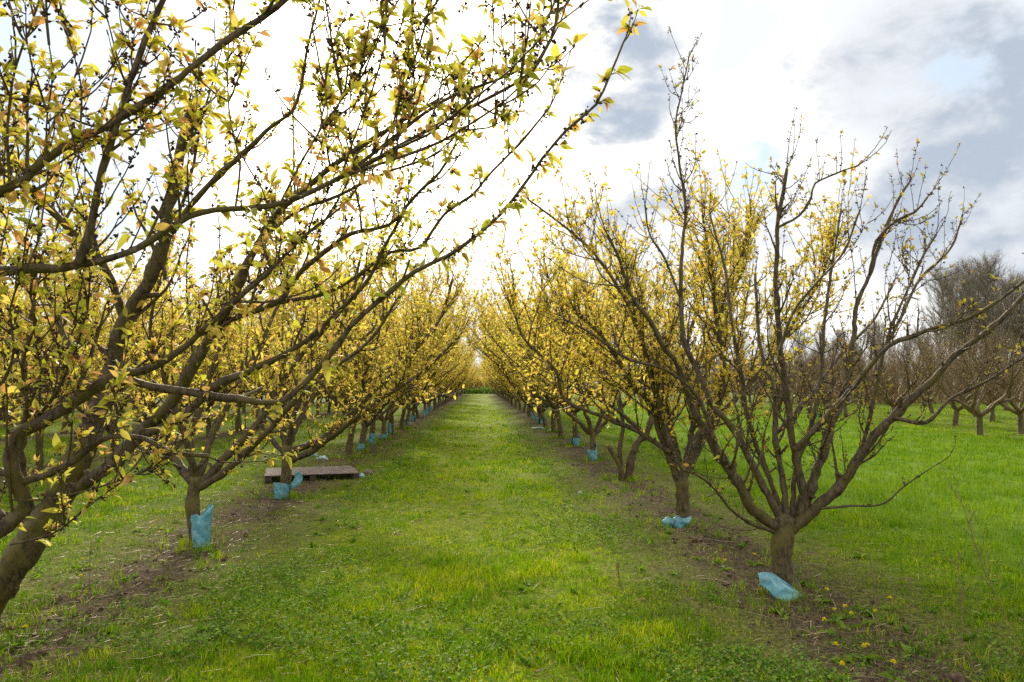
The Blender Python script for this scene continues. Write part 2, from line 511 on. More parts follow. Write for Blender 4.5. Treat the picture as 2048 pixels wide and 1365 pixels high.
near = np.arange(-14, 14.01, 0.2)
far = np.array([14.6, 15.6, 17, 19, 22, 26, 32, 40, 55, 80, 120, 200, 400, 900.0])
gx = np.concatenate([-far[::-1], near, far])
gy = np.concatenate([-far[::-1][:10] * 0.6, np.arange(-4, 32.01, 0.2), np.array([33, 35, 38, 42, 48, 56, 70, 90, 120, 180, 300, 500, 900.0])])
GX, GY = np.meshgrid(gx, gy)
g = Geo()
ii = np.arange(GX.size).reshape(GX.shape)
g.add(np.stack([GX, GY, ground_z(GX, GY)], -1).reshape(-1, 3), None, np.stack([ii[:-1, :-1], ii[:-1, 1:], ii[1:, 1:], ii[1:, :-1]], -1).reshape(-1, 4))
tag(g.build('ground', [M_GROUND]), kind='structure')


# ------------------------------------------------------------------ trees
def grow(rng, pos, d, length, N, up=0.1, wob=0.12):
    B = len(pos)
    P = np.empty((B, N, 3))
    P[:, 0] = pos
    d = unit(d)
    step = (length / (N - 1))[:, None]
    for i in range(1, N):
        d = unit(d + np.array([0, 0, up]) + rng.normal(0, wob, (B, 3)))
        P[:, i] = P[:, i - 1] + d * step
    return P


def along(P, u):
    """points and tangents at fraction u of batch of polylines P [B,N,3] (index per u) """
    N = P.shape[1]
    f = np.clip(u * (N - 1), 0, N - 1.001)
    i = f.astype(int)
    fr = (f - i)[:, None]
    b = np.arange(len(P))
    a, c = P[b, i], P[b, i + 1]
    return a + (c - a) * fr, unit(c - a)


DEF = dict(t0=0.3, sub=2.6, sublen=0.85, shoot=5.0, shootlen=0.42, subshoot=5.0, node=0.055, leafp=0.75, nleaf=(2, 5), leaf=0.042, budp=0.35, up=0.10, ang=(25, 65),
           limbnode=0.09, sides=7, thin=1.0, tipn=2, smin=0.08)


def side_dirs(rng, T, ang, up):
    B = len(T)
    r = rng.normal(0, 1, (B, 3)) + np.array([0, 0, up])
    r = unit(r - T * (r * T).sum(-1, keepdims=True))
    a = np.radians(rng.uniform(ang[0], ang[1], B))[:, None]
    return T * np.cos(a) + r * np.sin(a)


def dress(rng, P, Rr, prm):
    """wood and foliage of one limb: the limb itself, side branches, shoots, spurs with leaves and dried buds"""
    q = {**DEF, **prm}
    wood, fol = Geo(), Geo()
    n = len(P)
    bump = 1 + rng.normal(0, 0.05, (1, n, q['sides']))
    tubes(wood, P[None], Rr[None], q['sides'], rough=bump)
    L = np.linalg.norm(np.diff(P, axis=0), axis=1).sum()
    carriers = []                                  # (P [B,N,3], length [B], leaf factor)

    def limb_at(t):
        f = np.clip(t * (n - 1), 0, n - 1.001)
        i = f.astype(int)
        fr = (f - i)[:, None]
        return P[i] + (P[i + 1] - P[i]) * fr, unit(P[i + 1] - P[i]), Rr[i]

    ns = rng.poisson(L * q['sub'] * (1 - q['t0'] * 0.5))
    t = rng.uniform(q['t0'], 0.98, ns)
    p, T, r = limb_at(t)
    d = side_dirs(rng, T, q['ang'], 0.7)
    ln = rng.uniform(0.35, 1.0, ns) * q['sublen'] * (1.15 - 0.5 * t)
    S = grow(rng, p, d, ln, 10, q['up'], 0.11)
    r0 = np.clip(r * 0.5, 0.004, 0.013) * q['thin']
    if ns:
        tubes(wood, S, r0[:, None] * np.linspace(1, 0.25, 10), 5)
        carriers.append((S, ln, 1.0))
    # shoots on the limb, on the side branches and at the tip
    n1 = rng.poisson(L * q['shoot'])
    t = rng.uniform(q['t0'] * 0.8, 1.0, n1)
    p1, T1, _ = limb_at(t)
    d1 = side_dirs(rng, T1, (35, 80), 0.8)
    l1 = rng.gamma(1.6, 0.5, n1) * q['shootlen'] * 0.8
    nt = q['tipn']
    pt, Tt, _ = limb_at(np.full(nt, 0.999))
    dt = unit(Tt + rng.normal(0, 0.22, Tt.shape))
    lt = rng.uniform(0.5, 1.1, nt) * q['shootlen'] * 1.6
    ps, ds, ls = [p1, pt], [d1, dt], [l1, lt]
    if ns:
        k = rng.poisson(ln * q['subshoot'])
        bi = np.repeat(np.arange(ns), k)
        u = rng.uniform(0.15, 1.0, len(bi))
        p2, T2 = along(S[bi], u)
        ps.append(p2)
        ds.append(side_dirs(rng, T2, (25, 70), 0.7))
        ls.append(rng.gamma(1.6, 0.5, len(bi)) * q['shootlen'] * 0.7)
    p, d, ln2 = np.concatenate(ps), np.concatenate(ds), np.concatenate(ls)
    ln2 = np.clip(ln2, q['smin'], 1.3)
    H = grow(rng, p, d, ln2, 6, q['up'] * 1.4, 0.09)
    tubes(wood, H, (0.0042 * q['thin'] * np.clip(0.6 + ln2, 0.7, 1.3))[:, None] * np.linspace(1, 0.4, 6), 4)
    carriers.append((H, ln2, 1.0))
    # spur nodes
    NP, NT_, NW = [], [], []
    for C, l, wgt in carriers:
        k = np.maximum(2, (l / q['node']).astype(int))
        bi = np.repeat(np.arange(len(C)), k)
        u = rng.uniform(0.08, 1.0, len(bi))
        a, b = along(C[bi], u)
        NP.append(a), NT_.append(b), NW.append(u)
        a, b = along(C, np.full(len(C), 0.999))
        NP.append(a), NT_.append(b), NW.append(np.full(len(C), 2.0))
    k = rng.poisson(L / q['limbnode'])
    tl = rng.uniform(q['t0'] * 0.8, 1, k)
    a, b, r = limb_at(tl)
    NP.append(a), NT_.append(b), NW.append(tl)
    pos, T, u = np.concatenate(NP), np.concatenate(NT_), np.concatenate(NW)
    out = side_dirs(rng, T, (40, 85), 0.15)
    tip = u > 1.5
    out[tip] = unit(T[tip] + rng.normal(0, 0.3, (tip.sum(), 3)))
    spur = rng.uniform(0.004, 0.022, len(pos))
    end = pos + out * spur[:, None]
    tubes(wood, np.stack([pos, end], 1), np.full((len(pos), 2), 0.0026 * q['thin']), 3, 0, False)
    has = rng.random(len(pos)) < np.where(tip, min(1, q['leafp'] * 1.3), q['leafp'])
    k = rng.integers(q['nleaf'][0], q['nleaf'][1] + 1, len(pos)) * has + (tip & has)
    li = np.repeat(np.arange(len(pos)), k)
    ld = unit(out[li] * 0.8 + T[li] * 0.35 + rng.normal(0, 0.5, (len(li), 3)) + np.array([0, 0, q.get('hang', -0.1)]))
    sz = q['leaf'] * np.clip(rng.lognormal(0, 0.32, len(li)), 0.4, 1.8)
    pl = 0.006
    if q.get('pet'):
        pl = rng.uniform(.006, .016, len(li))[:, None]
        pd = unit(ld + np.array([0, 0, .35]))
        tubes(fol, np.stack([end[li], end[li] + pd * pl], 1), np.full((len(li), 2), .0009), 3, 0, False)
        end = end.copy()
        base_ = end[li] + pd * pl
    else:
        base_ = end[li] + ld * pl
    leaves(fol, base_, ld, sz, rng, 0, q.get('droop', .32), q.get('lw', .95), q.get('fine', False))
    hb = rng.random(len(pos)) < q['budp']
    k = rng.integers(1, 5, len(pos)) * hb
    li = np.repeat(np.arange(len(pos)), k)
    bd = unit(out[li] + rng.normal(0, 0.7, (len(li), 3)))
    buds(wood, pos[li] + out[li] * 0.004 + rng.normal(0, 0.006, (len(li), 3)), bd, rng.uniform(0.008, 0.016, len(li)) * q.get('bud', 1.0), 1)
    return wood, fol


def trunk_geo(rng, pts, rad, knob=True):
    P, r = smooth_line(pts, rad, 0.045, rng, 0.02)
    r = r.copy()
    g = Geo()
    s = 18
    n = len(P)
    a = np.arange(s) * 2 * math.pi / s
    ph = rng.uniform(0, 6.28, 3)
    flut = 1 + 0.05 * np.sin(3 * a + ph[0])[None] + 0.035 * np.sin(5 * a + ph[1] + np.linspace(0, 2, n)[:, None]) + rng.normal(0, 0.025, (n, s))
    h = np.concatenate([[0], np.cumsum(np.linalg.norm(np.diff(P, axis=0), axis=1))])
    r = r * (1 + 0.35 * np.exp(-h / 0.10))
    tubes(g, P[None], r[None], s, rough=flut[None])
    return g


def join_trunk(rng, limb_lines):
    pass


def gnarl(rng, P, r, amt=1.0):
    """slight kinks and swollen knots along a limb, and a few short sawn stubs"""
    n = len(P)
    x = np.linspace(0, n / 6.0, n)
    off = np.stack([vnoise(x + rng.uniform(0, 90), x * 0 + k, 1.0, 2) - .5 for k in (1, 2, 3)], -1)
    off *= np.minimum(1, np.arange(n) / 5.0)[:, None] * np.minimum(1, np.arange(n)[::-1] / 4.0)[:, None]
    P = P + off * (1.6 * r[:, None] + .012) * amt
    r = r.copy()
    i = np.arange(n)
    for c in rng.integers(3, max(4, n), max(1, n // 9)):
        r *= 1 + rng.uniform(.08, .30) * np.exp(-((i - c) / 1.1) ** 2)
    return P, r


def stubs(rng, g, P, r, k):
    n = len(P)
    i = rng.integers(2, max(3, int(n * .75)), k)
    T = unit(P[np.minimum(i + 1, n - 1)] - P[i])
    d = side_dirs(rng, T, (45, 80), .4)
    L = rng.uniform(.03, .09, k) + r[i]
    Q = np.stack([P[i], P[i] + d * L[:, None] * .6, P[i] + d * L[:, None]], 1)
    tubes(g, Q, np.clip(r[i] * .45, .004, .016)[:, None] * np.array([1.15, .95, .9]), 7)


def build_tree(name, base, trunk, limbs, prm, seed, label, leafm=None, barkm=None, group=None, cat='tree', extra=None):
    """trunk: (pts, radii) and limbs: list of (pts, radii[, params]) in world coordinates; base: foot of the tree"""
    rng = np.random.default_rng(seed)
    base = np.asarray(base, float)
    root = empty(name, base)
    tag(root, label, cat, group)
    leafm, barkm = leafm or M_LEAF, barkm or M_BARK
    if trunk is not None:
        trunk_geo(rng, np.asarray(trunk[0]) - base, trunk[1]).build('trunk', [M_TRUNK if barkm is M_BARK else barkm], root)
    for lm in limbs:
        pts = np.asarray(lm[0], float) - base
        rad = np.linspace(lm[1][0], lm[1][1], len(pts)) if len(lm[1]) == 2 and len(pts) != 2 else np.asarray(lm[1], float)
        P, r = smooth_line(pts, rad, 0.05, rng, 0.11)
        P, r = gnarl(rng, P, r, .45)
        r = r * prm.get('slim', 1.0)
        wd, fo = dress(rng, P, r, {**prm, **(lm[2] if len(lm) > 2 else {})})
        if r[0] > .012: stubs(rng, wd, P, r, 1 + len(P) // 14)
        lo = wd.build('limb', [barkm, M_BUD], root)
        if fo.n: fo.build('foliage', [leafm], lo)
    return root


def traced(pl, Y0, Y1, w0, w1, over=None, pre=None, wscale=0.74):
    """limb along a line of picture points, its distance running from Y0 to Y1, widths in picture pixels"""
    pl = np.asarray(pl, float)
    s = np.concatenate([[0], np.cumsum(np.linalg.norm(np.diff(pl, axis=0), axis=1))])
    s /= s[-1]
    Ys = Y0 + (Y1 - Y0) * s
    pts = [at(x, y, Y) for (x, y), Y in zip(pl, Ys)]
    rad = [(w1 + (w0 * 0.9 - w1) * (1 - t) ** 1.25) * wscale / 2 / FPX * Y for t, Y in zip(s, Ys)]
    if pre:
        pts = [np.array(p) for p, _ in pre] + pts
        rad = [r for _, r in pre] + rad
    return (pts, rad, over or {})


def vase_limbs(rng, top, nl, spread, height, r0, lean=0.0):
    """scaffold limbs of an open vase crown from the trunk top"""
    out = []
    a0 = rng.uniform(0, 6.28)
    for i in range(nl):
        az = a0 + i * 2 * math.pi / nl + rng.normal(0, 0.25)
        sp = spread * rng.uniform(0.75, 1.1)
        hh = height * rng.uniform(0.8, 1.05)
        if i >= nl - 2: sp, hh = sp * 0.45, hh * 1.05
        m = 6
        t = np.linspace(0, 1, m)
        rr = sp * (t ** 0.85)
        z = (hh - top[2]) * (0.55 * t + 0.45 * t ** 1.6)
        wig = rng.normal(0, 0.05, (m, 3))
        wig[0] = 0
        pts = np.stack([top[0] + rr * math.cos(az), top[1] + rr * math.sin(az), top[2] - 0.04 + z], -1) + wig
        r = r0 * rng.uniform(0.5, 0.75)
        out.append((pts, np.linspace(r, 0.008, m)))
        # a fork off each limb
        if rng.random() < 0.8:
            f = pts[2]
            az2 = az + rng.choice([-1, 1]) * rng.uniform(0.5, 0.9)
            ln = sp * rng.uniform(0.5, 0.8)
            p2 = np.array([f, f + np.array([math.cos(az2) * ln * .35, math.sin(az2) * ln * .35, .35]), f + np.array([math.cos(az2) * ln * .7, math.sin(az2) * ln * .7, 0.85]), f + np.array([math.cos(az2) * ln, math.sin(az2) * ln, 1.45])])
            out.append((p2, np.linspace(r * 0.55, 0.007, 4)))
    return out


def proto_parts(seed, prm, nl=5, spread=1.9, height=3.3, trunk_h=0.75, r0=0.085, lean=(0, 0)):
    rng = np.random.default_rng(seed)
    top = np.array([lean[0], lean[1], trunk_h])
    tr = trunk_geo(rng, [(0, 0, -0.08), (lean[0] * .3, lean[1] * .3, trunk_h * 0.4), (lean[0] * .8, lean[1] * .8, trunk_h * 0.8), tuple(top + np.array([0, 0, 0.05]))], [r0 * 1.05, r0, r0 * 0.98, r0 * 0.9])
    parts = []
    for pts, rad in vase_limbs(rng, top, nl, spread, height, r0):
        P, r = smooth_line(pts, rad, 0.06, rng, 0.12)
        P, r = gnarl(rng, P, r, 1.5)
        parts.append(dress(rng, P, r, prm))
    return tr, parts


class Proto:
    """meshes of one kind of tree, placed as often as wanted; 'full' placing gives every limb and its foliage an object"""
    def __init__(s, seed, prm, leafm, barkm, **kw):
        tr, parts = proto_parts(seed, prm, **kw)
        s.leafm = leafm
        s.trunk = tr.mesh('trunk', [M_TRUNK])
        s.parts = [(wd.mesh('limb', [barkm, M_BUD]), fo.mesh('foliage', [leafm]) if fo.n else None) for wd, fo in parts]
        cw, cf = Geo(), Geo()
        for wd, fo in parts:
            cw.merge(wd)
            cf.merge(fo)
        s.wood = cw.mesh('branches', [barkm, M_BUD])
        s.fol = cf.mesh('foliage', [leafm]) if cf.n else None

    def place(s, name, loc, rz, scale, label, cat, group, full):
        root = empty(name, loc, rz, scale)
        tag(root, label, cat, group)

        def part(nm, me, par):
            o = bpy.data.objects.new(nm, me)
            COL.objects.link(o)
            o.parent = par
            return o
        part('trunk', s.trunk, root)
        if full:
            for wm, fm in s.parts:
                lo = part('limb', wm, root)
                if fm: part('foliage', fm, lo)
        else:
            bo = part('branches', s.wood, root)
            if s.fol: part('foliage', s.fol, bo)
        return root


def ground_pt(px, py):
    p = on_ground(px, py)
    return np.array([p[0], p[1], float(ground_z(p[0], p[1]))])


# ---- the tree at the left edge of the picture, its limbs leaning over the lane (foot outside the frame)
NEARP = dict(t0=0.12, sub=3.2, sublen=0.55, shoot=10.0, shootlen=0.24, subshoot=8.0, node=0.055, leafp=0.50, nleaf=(3, 7), leaf=0.030, budp=0.9, pet=True, slim=.84, limbnode=0.055, sides=12, thin=1.0, up=0.16, bud=1.15, smin=0.05, fine=True, hang=-.3, droop=.4)
zb = np.array([-3.0, 1.9, 0.0])
pre = lambda *a: [(np.array(p, float), r) for p, r in a]
Zl = [
    traced([(10, 1050), (25, 950), (45, 870), (90, 842), (170, 790), (230, 757), (262, 745)], 3.0, 2.9, 54, 34, None, pre(((-2.95, 1.95, 0.7), 0.075), ((-2.4, 2.5, 0.85), 0.06))),
    traced([(258, 748), (310, 732), (360, 700), (430, 640), (520, 560), (600, 480), (650, 440)], 2.9, 2.7, 28, 9),
    traced([(255, 758), (300, 775), (400, 790), (480, 800), (560, 806), (600, 775), (650, 722), (700, 655), (760, 600), (830, 545), (900, 510), (960, 468), (1000, 432), (1050, 370), (1085, 318), (1130, 262), (1190, 212), (1220, 150), (1247, 85)], 2.9, 2.65, 27, 7, dict(sub=0.35, shoot=1.8, shootlen=0.10, limbnode=0.035, t0=0.28, leafp=0.55)),
    traced([(28, 968), (80, 955), (150, 922), (200, 882), (240, 872), (290, 878), (340, 905), (415, 912)], 3.0, 2.8, 27, 13, dict(sub=1.2, tipn=1)),
    traced([(0, 542), (130, 533), (165, 515), (182, 450), (205, 340), (235, 240), (262, 160), (290, 80), (330, -10), (350, -80)], 2.6, 2.5, 34, 16, None, pre(((-2.95, 1.92, 0.8), 0.07), ((-2.5, 2.2, 1.45), 0.055), ((-2.0, 2.5, 1.9), 0.04))),
    traced([(150, 530), (200, 522), (270, 500), (330, 462), (380, 432), (430, 418), (540, 412), (620, 385), (700, 345), (790, 298), (880, 248), (950, 212), (1000, 186), (1050, 155), (1085, 108), (1112, 50), (1118, -20)], 2.6, 2.6, 27, 8, dict(t0=0.1, shoot=6)),
    traced([(690, 350), (780, 280), (850, 225), (920, 185), (1000, 158), (1045, 135), (1070, 90), (1108, 10)], 2.6, 2.7, 14, 7, dict(t0=0.05)),
    traced([(690, 352), (800, 315), (880, 285), (960, 235), (1010, 200), (1048, 165)], 2.6, 2.5, 12, 6, dict(t0=0.05, sub=1.0)),
    traced([(760, 312), (785, 250), (805, 180), (835, 100), (862, 5)], 2.6, 2.55, 9, 5, dict(t0=0.05, sub=2.5)),
    traced([(680, 358), (715, 260), (745, 180), (770, 90)], 2.6, 2.5, 9, 5, dict(t0=0.05)),
    traced([(0, 385), (60, 345), (120, 300), (210, 255), (300, 200), (380, 140), (440, 90), (520, 40), (580, -10), (640, -80)], 2.5, 2.6, 31, 17, None, pre(((-2.98, 1.9, 0.85), 0.065), ((-2.6, 2.1, 1.6), 0.05), ((-2.0, 2.35, 2.05), 0.035))),
    traced([(20, 372), (15, 250), (30, 140), (60, 60), (85, -20)], 2.5, 2.4, 12, 6, dict(t0=0.05)),
    traced([(240, 238), (262, 190), (245, 150), (225, 80), (205, 0)], 2.55, 2.5, 7, 4, dict(t0=0.3, sub=0, leafp=0.12)),
    traced([(530, 34), (545, 0), (540, -60)], 2.6, 2.6, 14, 10),
    traced([(30, 905), (55, 810), (45, 730), (70, 650), (60, 590)], 3.0, 2.7, 16, 6, dict(t0=.1, sub=4)),
    traced([(45, 870), (110, 790), (150, 700), (175, 620)], 3.0, 2.8, 14, 5, dict(t0=.1, sub=4)),
    traced([(20, 1090), (110, 1065), (180, 1010), (250, 960), (310, 930)], 3.0, 2.9, 8, 4, dict(t0=.1, sub=2)),
    traced([(25, 1000), (90, 1000), (160, 985), (230, 965), (285, 945)], 3.0, 2.8, 8, 4, dict(t0=.1, sub=2)),
    traced([(-40, 800), (10, 760), (30, 700), (20, 620), (40, 560)], 2.7, 2.5, 14, 5, dict(t0=.1, sub=4)),
    traced([(160, 285), (163, 180), (150, 120), (135, 70)], 2.55, 2.5, 8, 4, dict(t0=.05)),
    traced([(92, 320), (95, 220), (105, 150), (98, 90)], 2.5, 2.45, 8, 4, dict(t0=.05)),
    traced([(0, 190), (60, 205), (110, 222), (160, 245)], 2.5, 2.55, 9, 6, dict(t0=.05)),
    traced([(470, 420), (480, 330), (462, 250), (455, 150), (460, 60)], 2.6, 2.6, 8, 4, dict(t0=.1)),
    traced([(610, 388), (640, 300), (655, 230), (650, 170)], 2.6, 2.6, 6, 3, dict(t0=.4, sub=0, leafp=.1)),
    traced([(950, 215), (985, 130), (988, 60), (985, 0), (988, -40)], 2.6, 2.6, 7, 4, dict(t0=.1, sub=.5)),
    traced([(880, 248), (940, 260), (1010, 240), (1040, 170)], 2.6, 2.5, 7, 4, dict(t0=.1)),
    traced([(560, 408), (600, 330), (640, 260), (690, 190), (735, 120), (760, 60)], 2.6, 2.55, 10, 4, dict(t0=.1, sub=2.5)),
]
build_tree('apricot_tree', zb, ([zb + (0, 0, -0.1), zb + (0.0, 0, 0.45), zb + (0.03, 0, 0.9)], [0.115, 0.105, 0.09]), Zl, NEARP, 11,
           'nearest apricot tree, limbs reaching in from the left edge with the largest leaves', group='apricot trees in the row left of the lane')

# ---- the leaning tree whose mossy trunk rises from the lower left corner
ab = on_ground(-78, 1300)
AP = dict(NEARP, leaf=0.034, sides=14, sub=5.5, sublen=0.7, shoot=9, subshoot=9, shootlen=.3)
Al = [
    traced([(180, 860), (215, 760), (240, 680), (270, 610), (305, 540), (325, 480), (335, 420), (350, 350), (365, 280), (387, 212)], 4.6, 4.2, 66, 30, dict(sub=1.4, t0=0.3, shootlen=.22, tipn=3)),
    traced([(252, 650), (225, 570), (200, 520), (140, 460), (80, 400), (0, 335), (-60, 290)], 4.5, 3.9, 30, 15),
    traced([(100, 1020), (165, 970), (230, 930), (290, 860), (345, 800), (375, 750), (420, 670), (460, 600), (490, 540), (515, 490), (560, 420), (620, 370), (700, 310), (790, 250), (880, 200)], 4.7, 3.5, 52, 13, dict(t0=0.35, sub=2.4)),
    traced([(285, 868), (360, 835), (410, 790), (450, 762), (520, 735), (600, 690), (680, 620), (735, 560), (765, 500), (800, 440)], 4.45, 3.8, 34, 9, dict(sub=2.4, sublen=.6)),
    traced([(345, 800), (400, 700), (450, 647), (555, 605), (600, 545), (650, 505), (700, 470), (780, 450), (830, 395), (880, 345), (905, 300)], 4.4, 3.6, 28, 8, dict(sub=2.0)),
    traced([(560, 605), (640, 590), (700, 560), (780, 505), (840, 495), (890, 428), (945, 392), (985, 342), (1035, 290), (1075, 245), (1100, 213)], 4.1, 3.6, 16, 6, dict(sub=1.2, shootlen=0.15)),
    traced([(340, 470), (390, 400), (440, 348), (495, 300), (545, 252), (585, 225), (602, 175), (620, 80), (642, -10)], 4.25, 3.7, 22, 7, dict(sub=1.6)),
    traced([(520, 480), (600, 420), (680, 390), (760, 350), (850, 320)], 4.1, 3.7, 14, 7, dict(sub=2.2)),
    traced([(330, 560), (320, 450), (360, 420), (385, 340), (400, 250), (430, 150)], 4.4, 4.4, 14, 6, dict(sub=2.2)),
    traced([(60, 1085), (50, 1000), (45, 900), (60, 800), (50, 700), (70, 600)], 4.75, 4.4, 40, 12, dict(sub=2.8, t0=.25)),
    traced([(190, 840), (170, 740), (120, 660), (90, 560), (110, 470)], 4.6, 4.8, 26, 9, dict(sub=2.8)),
]
build_tree('apricot_tree', ab, ([at(-95, 1325, ab[1]), ab, at(0, 1172, 4.8), at(60, 1085, 4.75), at(110, 1005, 4.7), at(150, 930, 4.65), at(185, 850, 4.6)], [0.098, 0.095, 0.090, 0.086, 0.081, 0.076, 0.070]), Al, AP, 12,
           'leaning apricot tree with thick mossy trunk rising from the lower left corner', group='apricot trees in the row left of the lane')

# ---- first two trees further along the left row
MID = dict(t0=0.15, sub=5.0, sublen=0.85, shoot=8.0, shootlen=0.45, subshoot=8.0, node=0.055, leafp=0.62, nleaf=(2, 6), leaf=0.038, budp=0.6, fine=True, sides=9, thin=1.0, up=0.13)
b = ground_pt(395, 1092)
Y = b[1]
L1 = [
    traced([(385, 965), (340, 905), (305, 865), (275, 825), (250, 760), (240, 680)], Y, Y + .6, 30, 8),
    traced([(390, 965), (380, 880), (402, 815), (405, 780), (440, 690), (450, 600)], Y, Y + .8, 26, 7),
    traced([(402, 968), (450, 915), (490, 875), (530, 830), (560, 770), (620, 690), (700, 600), (745, 525)], Y, Y + .2, 28, 8),
    traced([(400, 975), (455, 940), (530, 870), (600, 790), (660, 740), (740, 680), (800, 590)], Y, Y - .7, 24, 7),
    traced([(395, 965), (370, 870), (330, 760), (300, 660), (320, 560)], Y, Y - .8, 22, 7),
    traced([(395, 965), (430, 860), (500, 730), (560, 600), (600, 500)], Y, Y + .9, 24, 7),
]
build_tree('apricot_tree', b, ([b + (0.01, 0, -.1), b, at(385, 1010, Y), at(393, 955, Y)], [0.068, 0.066, 0.064, 0.068]), L1, MID, 13,
           'apricot tree on the left whose short trunk wears a tall blue plastic sleeve', M_GOLD, group='apricot trees in the row left of the lane')
L1B, L1Y = b, Y
b = ground_pt(568, 1000)
Y = b[1]
L2 = [
    traced([(568, 905), (545, 880), (520, 840), (495, 780), (480, 690)], Y, Y + .5, 18, 6),
    traced([(572, 900), (565, 830), (580, 760), (600, 680), (610, 580)], Y, Y + .6, 20, 6),
    traced([(578, 905), (640, 880), (690, 838), (740, 790), (820, 715), (880, 640), (905, 560)], Y, Y - .3, 22, 6),
    traced([(576, 925), (620, 905), (680, 860), (760, 800), (850, 740), (920, 670)], Y, Y - 1.0, 20, 6),
    traced([(572, 900), (600, 800), (660, 700), (700, 600), (720, 520)], Y, Y - .8, 18, 6),
    traced([(575, 900), (610, 820), (680, 720), (760, 640), (790, 540)], Y, Y + 1.2, 18, 6),
]
build_tree('apricot_tree', b, ([b + (0, 0, -.1), b, at(572, 950, Y), at(574, 892, Y)], [0.075, 0.072, 0.07, 0.07]), L2, MID, 14,
           'apricot tree in front of the wooden pallet, torn blue sleeve at its foot', M_GOLD, group='apricot trees in the row left of the lane')
L2B, L2Y = b, Y

# ---- nearest tree of the right row, still almost bare
bb = ground_pt(1578, 1185)
Y = bb[1]
BP = dict(t0=0.12, sub=4.2, sublen=0.6, shoot=9.0, shootlen=0.28, subshoot=7.0, node=0.05, leafp=0.30, nleaf=(1, 3), leaf=0.026, budp=0.75, limbnode=0.06, sides=12, up=0.13, bud=1.1, smin=0.05, fine=True, slim=.9)
Bl = [
    traced([(1556, 1060), (1505, 1018), (1470, 962), (1440, 915), (1410, 862), (1388, 820), (1366, 765), (1350, 722), (1328, 695), (1300, 640), (1262, 590), (1240, 520), (1215, 470)], Y, Y - .5, 38, 8),
    traced([(1566, 1045), (1535, 990), (1505, 930), (1480, 880), (1450, 840), (1425, 810), (1408, 768), (1392, 735), (1370, 690), (1364, 650), (1361, 560), (1366, 480), (1372, 420), (1362, 350), (1351, 250), (1364, 185), (1378, 112)], Y, Y + .4, 27, 4, dict(shootlen=.2, leafp=.1)),
    traced([(1574, 1045), (1568, 980), (1556, 910), (1549, 860), (1550, 800), (1538, 750), (1520, 690), (1514, 610), (1510, 550)], Y, Y + .7, 24, 8),
    traced([(1552, 866), (1580, 840), (1630, 780), (1660, 738), (1700, 690), (1750, 635), (1790, 560)], Y + .3, Y + 1.0, 16, 6),
    traced([(1600, 1030), (1606, 990), (1588, 905), (1580, 840), (1570, 770), (1560, 700), (1553, 600), (1555, 500), (1560, 420), (1574, 338)], Y, Y - .3, 27, 11, dict(tipn=3)),
    traced([(1557, 455), (1598, 432), (1622, 395), (1630, 368), (1690, 340)], Y - .25, Y - .3, 9, 5, dict(t0=.2)),
    traced([(1590, 900), (1640, 850), (1662, 825), (1720, 760), (1780, 692), (1830, 670), (1870, 655), (1930, 640), (2000, 600), (2060, 552)], Y - .1, Y - .9, 20, 8),
    traced([(1600, 1040), (1628, 960), (1650, 900), (1662, 855), (1688, 790), (1700, 720), (1708, 660), (1716, 600), (1740, 545), (1760, 480), (1790, 410), (1816, 368)], Y, Y + .3, 30, 8, dict(sub=2.4)),
    traced([(1740, 548), (1755, 480), (1795, 440), (1830, 425), (1855, 395)], Y + .2, Y, 13, 6, dict(t0=.3)),
    traced([(1582, 1062), (1640, 1012), (1690, 960), (1722, 910), (1760, 860), (1790, 830), (1832, 790), (1870, 758), (1900, 722), (1950, 680), (2000, 640), (2065, 575)], Y, Y - .7, 40, 12, dict(sub=1.9)),
    traced([(1788, 836), (1850, 846), (1900, 800), (1960, 770), (2065, 705)], Y - .35, Y - .8, 13, 7, dict(sub=1.2)),
    traced([(1556, 1068), (1500, 1046), (1460, 1018), (1430, 980), (1402, 955), (1365, 940)], Y, Y - .9, 13, 5, dict(t0=.15, sub=1.0, leafp=.05)),
    traced([(1640, 1018), (1700, 1012), (1765, 1008), (1812, 970), (1892, 918)], Y - .1, Y - .5, 9, 3, dict(t0=.1, sub=.3, shoot=3, shootlen=.12, leafp=.03, tipn=1)),
    traced([(1570, 1045), (1540, 960), (1502, 860), (1482, 760), (1462, 640), (1450, 540), (1420, 430)], Y + .05, Y + .5, 19, 6),
    traced([(1584, 1035), (1592, 940), (1622, 850), (1640, 760), (1650, 640), (1662, 540), (1682, 420)], Y + .05, Y + .6, 19, 6),
    traced([(1690, 958), (1730, 870), (1752, 780), (1775, 680), (1830, 545), (1872, 470)], Y - .2, Y - .3, 16, 6),
    traced([(1442, 918), (1398, 800), (1330, 742), (1250, 715), (1180, 665), (1130, 640)], Y - .2, Y - .5, 15, 6),
    traced([(1560, 700), (1590, 620), (1640, 560), (1690, 500), (1720, 420)], Y - .2, Y - .4, 11, 5),
    traced([(1362, 600), (1330, 520), (1300, 470), (1290, 410)], Y + .2, Y + .1, 9, 5),
    traced([(1590, 1045), (1600, 1000), (1640, 930), (1655, 860), (1690, 800), (1740, 730), (1790, 660), (1840, 560), (1900, 500), (1925, 430)], Y + .1, Y + 1.1, 20, 6),
]
build_tree('apricot_tree', bb, ([bb + (.02, 0, -.1), bb, at(1563, 1120, Y), at(1567, 1055, Y), at(1572, 1035, Y)], [0.084, 0.082, 0.075, 0.082, 0.075]), Bl, BP, 15,
           'almost bare apricot tree on the right with a blue plastic sheet at its foot', M_LEAF2, group='apricot trees in the row right of the lane')

